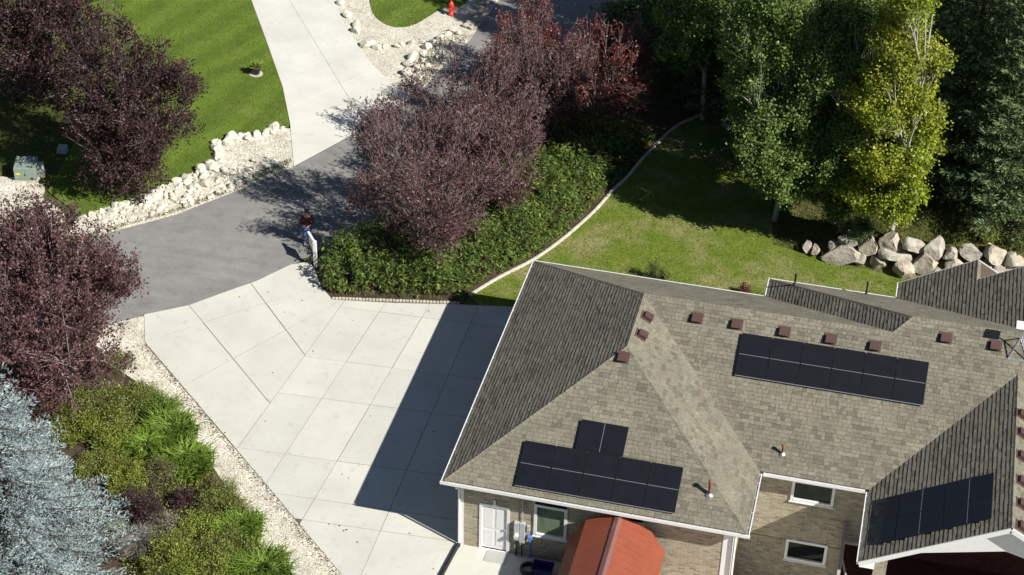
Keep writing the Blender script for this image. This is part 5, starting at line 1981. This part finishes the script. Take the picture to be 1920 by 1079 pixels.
aspen((1668, 446), 10.2, 'yellow green aspen in autumn colour above the boulder wall', 'leaf_yellow',
      [(1698, 26, 50), (1740, 93, 42), (1698, 98, 42), (1652, 125, 42), (1626, 182, 46), (1657, 208, 46), (1724, 171, 44), (1752, 223, 32), (1719, 249, 46), (1605, 223, 32), (1615, 291, 46), (1657, 306, 46), (1709, 311, 44), (1626, 358, 46), (1678, 384, 44), (1706, 363, 36), (1597, 353, 30), (1772, 104, 20), (1667, 57, 40), (1710, -30, 50), (1680, 150, 40), (1745, 275, 26)], (.25, .2), 1500)
aspen((1318, 225), 10.0, 'green aspen at the left end of the dark grove', 'leaf_aspen',
      [(1278, 26, 46), (1299, 78, 42), (1257, 88, 32), (1345, 21, 42), (1300, -40, 60), (1255, 20, 36), (1330, 70, 30), (1285, 110, 30), (1310, 40, 40)], (-.4, 0), 800, off=-1.2)
aspen((1420, 270), 12.5, 'tall green aspen in the middle of the grove behind', 'leaf_aspen',
      [(1400, 60, 50), (1440, 20, 60), (1380, -10, 50), (1360, 60, 36), (1430, 110, 40), (1460, -40, 60)], (.2, 0), 380)
aspen((1560, 225), 11.5, 'green aspen in the back row of the grove', 'leaf_aspen',
      [(1560, 60, 50), (1600, 10, 50), (1530, 0, 50), (1590, 110, 40), (1570, -50, 60), (1545, 130, 36)], (0, 0), 380)

SPR = 'dark spruces behind the back lawn'
spA = spruce('spruce_tree', G(1876, 404), 14.5, 2.9, 'leaf_spruce', 'dark green spruce above the boulder wall right of the yellow aspen', .23, .36, 9, .85, .8, 4, 'tree', SPR, .2, .2)
spB = spruce('spruce_tree', G(1785, 345), 14.5, 2.7, 'leaf_spruce', 'dark spruce showing right behind the yellow aspen', .25, .40, 9, .75, .8, 3, 'tree', SPR, .2, .22)


def spruce_copy(src, px, lab, sc, rot):
    r = src.copy(); COL.objects.link(r)
    r.location = tuple(G(*px)); r.scale = (sc, sc, sc * random.uniform(.95, 1.08)); r.rotation_euler = (0, 0, rot)
    r['label'] = lab
    for ch in list(src.children):
        c = ch.copy(); COL.objects.link(c); c.parent = r


for src, px, lab, sc, rot in [(spA, (1650, 290), 'dark spruce in the back row between the green and yellow aspens', 1.0, 1.0), (spB, (1968, 350), 'dark spruce cut off by the right edge of the picture', 1.1, 2.0),
                              (spB, (1248, 155), 'dark spruce behind the bright red plum tree', .85, 3.0), (spA, (1490, 215), 'dark spruce at the top of the grove behind the tall aspens', .95, 4.0),
                              (spA, (1355, 170), 'dark spruce behind the aspen at the left end of the grove', .9, 5.0), (spB, (1850, 250), 'dark spruce in the back row near the right edge', 1.05, .5),
                              (spB, (1740, 200), 'dark spruce in the back row above the yellow aspen', 1.0, 1.6), (spA, (1200, 60), 'dark spruce beside the shaded road at the top', .8, 2.6),
                              (spB, (1420, 90), 'dark spruce farthest back at the top edge', .9, 3.7), (spA, (1500, 300), 'dark spruce hidden behind the tall aspen nearest the lawn', .8, 2.2), (spB, (1425, 318), 'dark spruce in the gap of the grove above the shaded lawn', .75, 5.5), (spA, (1395, 225), 'dark spruce in the middle of the grove left of the tall aspens', .9, .9), (spA, (1600, 130), 'dark spruce farthest back behind the green aspens', 1.0, 4.4)]:
    spruce_copy(src, px, lab, sc, rot)

sp = unproj(40, 1120)
spruce('spruce_tree', (sp[0], sp[1], .02), 9.6, 4.1, 'leaf_blue', 'pale blue spruce in the planting bed beside the shrubs', .125, .38, 10, 1.0, .25, 4, 'tree', None, .175, .17, .10)

# ------------------------------------------------------------------ hedge
hd = np.array(HEDGE_BED)
pc = []
cand = scatter(hd, 9000)
# keep clear of the kerb and of the road
kk_ = np.array(KERB); rr_ = np.array(smooth_line(ROAD_R[5:], 6))
dk = np.min(np.linalg.norm(cand[:, None] - kk_[None], axis=2), 1)
dr_ = np.min(np.linalg.norm(cand[:, None] - rr_[None], axis=2), 1)
ymax = unproj(1200, 262)[1]
front = cand[(dk > .32) & (dr_ > .6) & (cand[:, 1] < ymax) & (inside(np.array(inset(list(map(tuple, hd)), .0)), cand[:, 0], cand[:, 1]))]
A_ = unproj(622, 562)[:2]; B_ = unproj(862, 571)[:2]
tdir = (B_ - A_) / np.linalg.norm(B_ - A_)
dfront = np.abs((front - A_) @ np.array([-tdir[1], tdir[0]]))
front = front[dfront > .35]
front = front[np.linalg.norm(front - (unproj(592, 500)[:2] + np.array([-.1, -.2]))[None], axis=1) > .85]
dedge = np.minimum(np.minimum(dk[:1].mean() * 0 + np.min(np.linalg.norm(front[:, None] - kk_[None], axis=2), 1), np.min(np.linalg.norm(front[:, None] - rr_[None], axis=2), 1)), np.abs((front - A_) @ np.array([-tdir[1], tdir[0]])) + .2)
from math import sin
hh = 1.1 * sstep(.1, 1.1, dedge) + .16 + .30 * np.sin(front[:, 0] * 2.1) * np.sin(front[:, 1] * 1.7) + .15 * np.sin(front[:, 0] * 4.7 + front[:, 1] * 3.9) + RNG.normal(size=len(front)) * .13
ok = slice(0, 4600)
front = front[ok]; hh = np.clip(hh[ok], .2, 1.6)
org = np.array([*front.mean(0), .026])
nS = len(front)
base = np.concatenate([front, np.full((nS, 1), .02)], 1) - org
tipS = base + np.concatenate([RNG.normal(size=(nS, 2)) * .16, hh[:, None]], 1)
hedge = empty('hedge', org)
v, f, C = tubes(base, (base + tipS) / 2, tipS, np.full(nS, .007), np.full(nS, .003), 4, 3)
me_obj('stems', np_mesh('stems', v, f, 'bark_brown'), None, hedge)
per = 9
ti = RNG.uniform(.35, 1.0, nS * per); ci = np.repeat(np.arange(nS), per)
P = base[ci] + (tipS - base)[ci] * ti[:, None]
a = RNG.random(nS * per) * 6.28
D = unit(np.stack([np.cos(a), np.sin(a), RNG.uniform(-.75, .25, nS * per)], 1) + np.array([.35, -.35, 0]))
Nn = unit(np.array([0, 0, 1.0]) + rand_dirs(nS * per) * .45)
L = RNG.uniform(.13, .27, nS * per)
v, f = leaf_geo(P, D, Nn, L, L * .30)
me_obj('foliage', np_mesh('foliage', v, f, 'leaf_hedge'), None, hedge)
tag(hedge, 'dense knee high green hedge with long leaves between driveway kerb and road', 'hedge')

# dry weedy stems at the hedge foot
foot = np.concatenate([scatter(np.array(G2([(628, 556), (860, 566), (900, 548), (870, 540), (640, 545)])), 900), kk_[RNG.integers(0, len(kk_) - 25, 1500)] + RNG.normal(size=(1500, 2)) * .1 + np.array([-.32, .25])])
n = len(foot)
P = np.concatenate([foot, np.full((n, 1), .02)], 1)
D = unit(RNG.normal(size=(n, 3)) * .6 + np.array([0, 0, 1.0]))
v, f = leaf_geo(P, D, rand_dirs(n), RNG.uniform(.12, .32, n), np.full(n, .018))
tag(me_obj('dry_weeds', np_mesh('dry_weeds', v, f, 'leaf_tan')), 'dry tan weeds along the foot of the green hedge', 'weeds', None, 'stuff')

# ------------------------------------------------------------------ shrubs of the planting bed
GB = 'shrubs of the planting bed'
shrub('shrub', (185, 780), 1.47, 1.29, 'leaf_olive', 'olive green shrub just below the wide plum tree', 12000, .07, .5, group=GB)
shrub('shrub', (262, 765), 1.09, 1.06, 'leaf_olive', 'dark olive shrub beside the top of the gravel strip', 9000, .065, .5, group=GB)
shrub('shrub', (215, 835), 1.22, 1.06, 'leaf_lime', 'yellow green shrub at the upper tip of the blue spruce', 10000, .065, .45, group=GB)
shrub('shrub', (232, 895), 1.09, 0.95, 'leaf_lime', 'lime shrub squeezed between blue spruce and purple barberry', 8000, .065, .45, group=GB)
shrub('lily_clump', (318, 822), 1.22, 0.84, 'leaf_bright', 'bright green clump of long leaves beside the gravel strip, uppermost', 2600, .045, style='blade', cat='plant', group=GB)
shrub('lily_clump', (352, 880), 1.09, 0.84, 'leaf_bright', 'bright green clump of long leaves bulging over the gravel strip', 2600, .045, style='blade', cat='plant', group=GB)
shrub('lily_clump', (275, 850), 0.90, 0.78, 'leaf_bright', 'bright green clump of long leaves behind the tan shrub', 1800, .045, style='blade', cat='plant', group=GB)
shrub('shrub', (305, 905), 0.83, 1.01, 'leaf_tan', 'tan brown shrub above the purple barberry', 6500, .055, .4, group=GB)
shrub('barberry_shrub', (268, 985), 0.79, 1.90, 'leaf_barberry', 'tall dark purple barberry between blue spruce and green shrubs', 9000, .06, .55, group=GB)
shrub('barberry_shrub', (345, 952), 0.54, 0.95, 'leaf_barberry', 'small dark purple barberry in front of the olive brown shrub', 4000, .055, .55, group=GB)
shrub('shrub', (415, 965), 1.22, 1.12, 'leaf_olive', 'olive brown shrub at the widest point beside the gravel strip', 11000, .06, .45, group=GB)
shrub('shrub', (302, 1000), 0.77, 0.90, 'leaf_grey', 'pale grey tan shrub below the purple barberry', 6000, .055, .3, group=GB)
shrub('grass_tuft', (258, 1038), 0.64, 0.90, 'leaf_grey', 'feathery grey tan grass tuft next to the blue spruce', 1600, .02, style='blade', cat='plant', group=GB)
shrub('shrub', (330, 1075), 1.47, 1.29, 'leaf_lime', 'large yellow green shrub at the bottom of the planting bed', 14000, .065, .5, group=GB)
shrub('shrub', (425, 1050), 1.22, 1.12, 'leaf_olive', 'olive shrub among bright leaves at the bottom of the bed', 10000, .065, .5, group=GB)
shrub('lily_clump', (452, 1005), 0.90, 0.78, 'leaf_bright', 'bright green clump of long leaves below the olive brown shrub', 2000, .045, style='blade', cat='plant', group=GB)
shrub('lily_clump', (490, 1085), 1.15, 0.90, 'leaf_bright', 'bright green clump of long leaves at the bottom end of the gravel strip', 2600, .045, style='blade', cat='plant', group=GB)
shrub('shrub', (390, 1105), 1.41, 1.23, 'leaf_lime', 'yellow green shrub cut off by the bottom edge of the picture', 10000, .065, .5, group=GB)
shrub('shrub', (225, 690), 0.70, 0.67, 'leaf_olive', 'small olive bush at the foot of the wide plum tree', 4000, .06, .45, group=GB)

shrub('shrub', (140, 812), 1.2, 1.0, 'leaf_lime', 'lime shrub in the shade between plum tree and blue spruce', 9000, .07, .45, group=GB)
shrub('shrub', (300, 770), .9, .8, 'leaf_bright', 'bright green low shrub touching the top of the gravel strip', 8000, .07, .4, group=GB)
shrub('shrub', (178, 885), .9, .9, 'leaf_olive', 'olive shrub half hidden behind the flank of the blue spruce', 7000, .065, .45, group=GB)
shrub('shrub', (235, 930), .8, .8, 'leaf_lime', 'yellow green shrub between the tall barberry and the blue spruce', 6000, .065, .45, group=GB)
shrub('shrub', (205, 1010), .8, .8, 'leaf_olive', 'olive shrub under the lower branches of the blue spruce', 5000, .065, .45, group=GB)
shrub('shrub', (375, 1010), .9, .9, 'leaf_lime', 'yellow green shrub in the middle of the lower planting bed', 8000, .065, .5, group=GB)
COVER = np.array(G2([(120, 770), (225, 730), (300, 752), (385, 868), (448, 960), (508, 1079), (540, 1150), (250, 1150), (200, 900)]))
n = 12000
p_ = scatter(COVER, n)
P = np.concatenate([p_, RNG.uniform(.03, .32, (n, 1))], 1)
v, f = leaf_geo(P, unit(rand_dirs(n) + np.array([0, 0, .4])), unit(rand_dirs(n) + np.array([0, 0, .6])), RNG.uniform(.06, .16, n), RNG.uniform(.03, .06, n))
tag(me_obj('ground_cover', np_mesh('ground_cover', v, f, 'leaf_olive')), 'low olive green ground cover filling the gaps between the shrubs', 'ground cover', None, 'stuff')

# weeds between the boulders
cs = np.array([(unproj(b[0] + RNG.normal() * b[2] * .35, b[1] + RNG.normal() * b[3] * .4, 0)[:2]) for b in bl for _ in range(40)])
cs = cs + RNG.normal(size=cs.shape) * .15
n = len(cs)
zz = height(cs[:, 0], cs[:, 1])
P = np.concatenate([cs, zz[:, None] - .02], 1)
v, f = leaf_geo(P, unit(RNG.normal(size=(n, 3)) * .5 + np.array([0, -.25, 1.0])), rand_dirs(n), RNG.uniform(.2, .5, n), RNG.uniform(.02, .05, n))
tag(me_obj('weeds', np_mesh('weeds', v, f, 'grass_wild')), 'weeds sprouting between the boulders of the retaining wall', 'weeds', None, 'stuff')

# dry weeds among the white rocks by the road
cs = np.concatenate([scatter(np.array(G2([(760, 150), (800, 100), (850, 62), (885, 70), (830, 122), (780, 176)])), 900), scatter(np.array(G2([(450, 354), (548, 310), (546, 300), (500, 318), (440, 346)])), 500), scatter(np.array(G2([(205, 436), (330, 401), (450, 356), (450, 350), (330, 395), (205, 430)])), 500)])
n = len(cs)
P = np.concatenate([cs, np.full((n, 1), .03)], 1)
v, f = leaf_geo(P, unit(RNG.normal(size=(n, 3)) * .6 + np.array([0, 0, 1.0])), rand_dirs(n), RNG.uniform(.08, .26, n), RNG.uniform(.015, .03, n))
tag(me_obj('dry_weeds', np_mesh('dry_weeds', v, f, 'leaf_tan')), 'dry weeds among the white rocks at the edge of the road', 'weeds', None, 'stuff')

# small plants of the back lawn
shrub('sapling', (1222, 527), .42, 1.3, 'leaf_aspen', 'thin leafy sapling growing behind the back eave', 900, .06, .5, cat='plant')
shrub('sapling', (1245, 528), .3, .8, 'leaf_olive', 'low weedy sapling right of the thin leafy sapling', 500, .05, .5, cat='plant')
shrub('red_shrub', (1397, 553), .28, .65, 'leaf_plum_red', 'small dark red shrub by the corner of the back eave', 900, .06, .5, cat='shrub')
shrub('bush', (1610, 440), 1.0, 1.0, 'leaf_spruce', 'low dark bush at the left end of the boulder wall', 7000, .07, .5, cat='shrub')
shrub('bush', (1850, 445), .9, .6, 'leaf_olive', 'low olive bush growing on top of the boulder wall', 6000, .06, .5, cat='shrub')
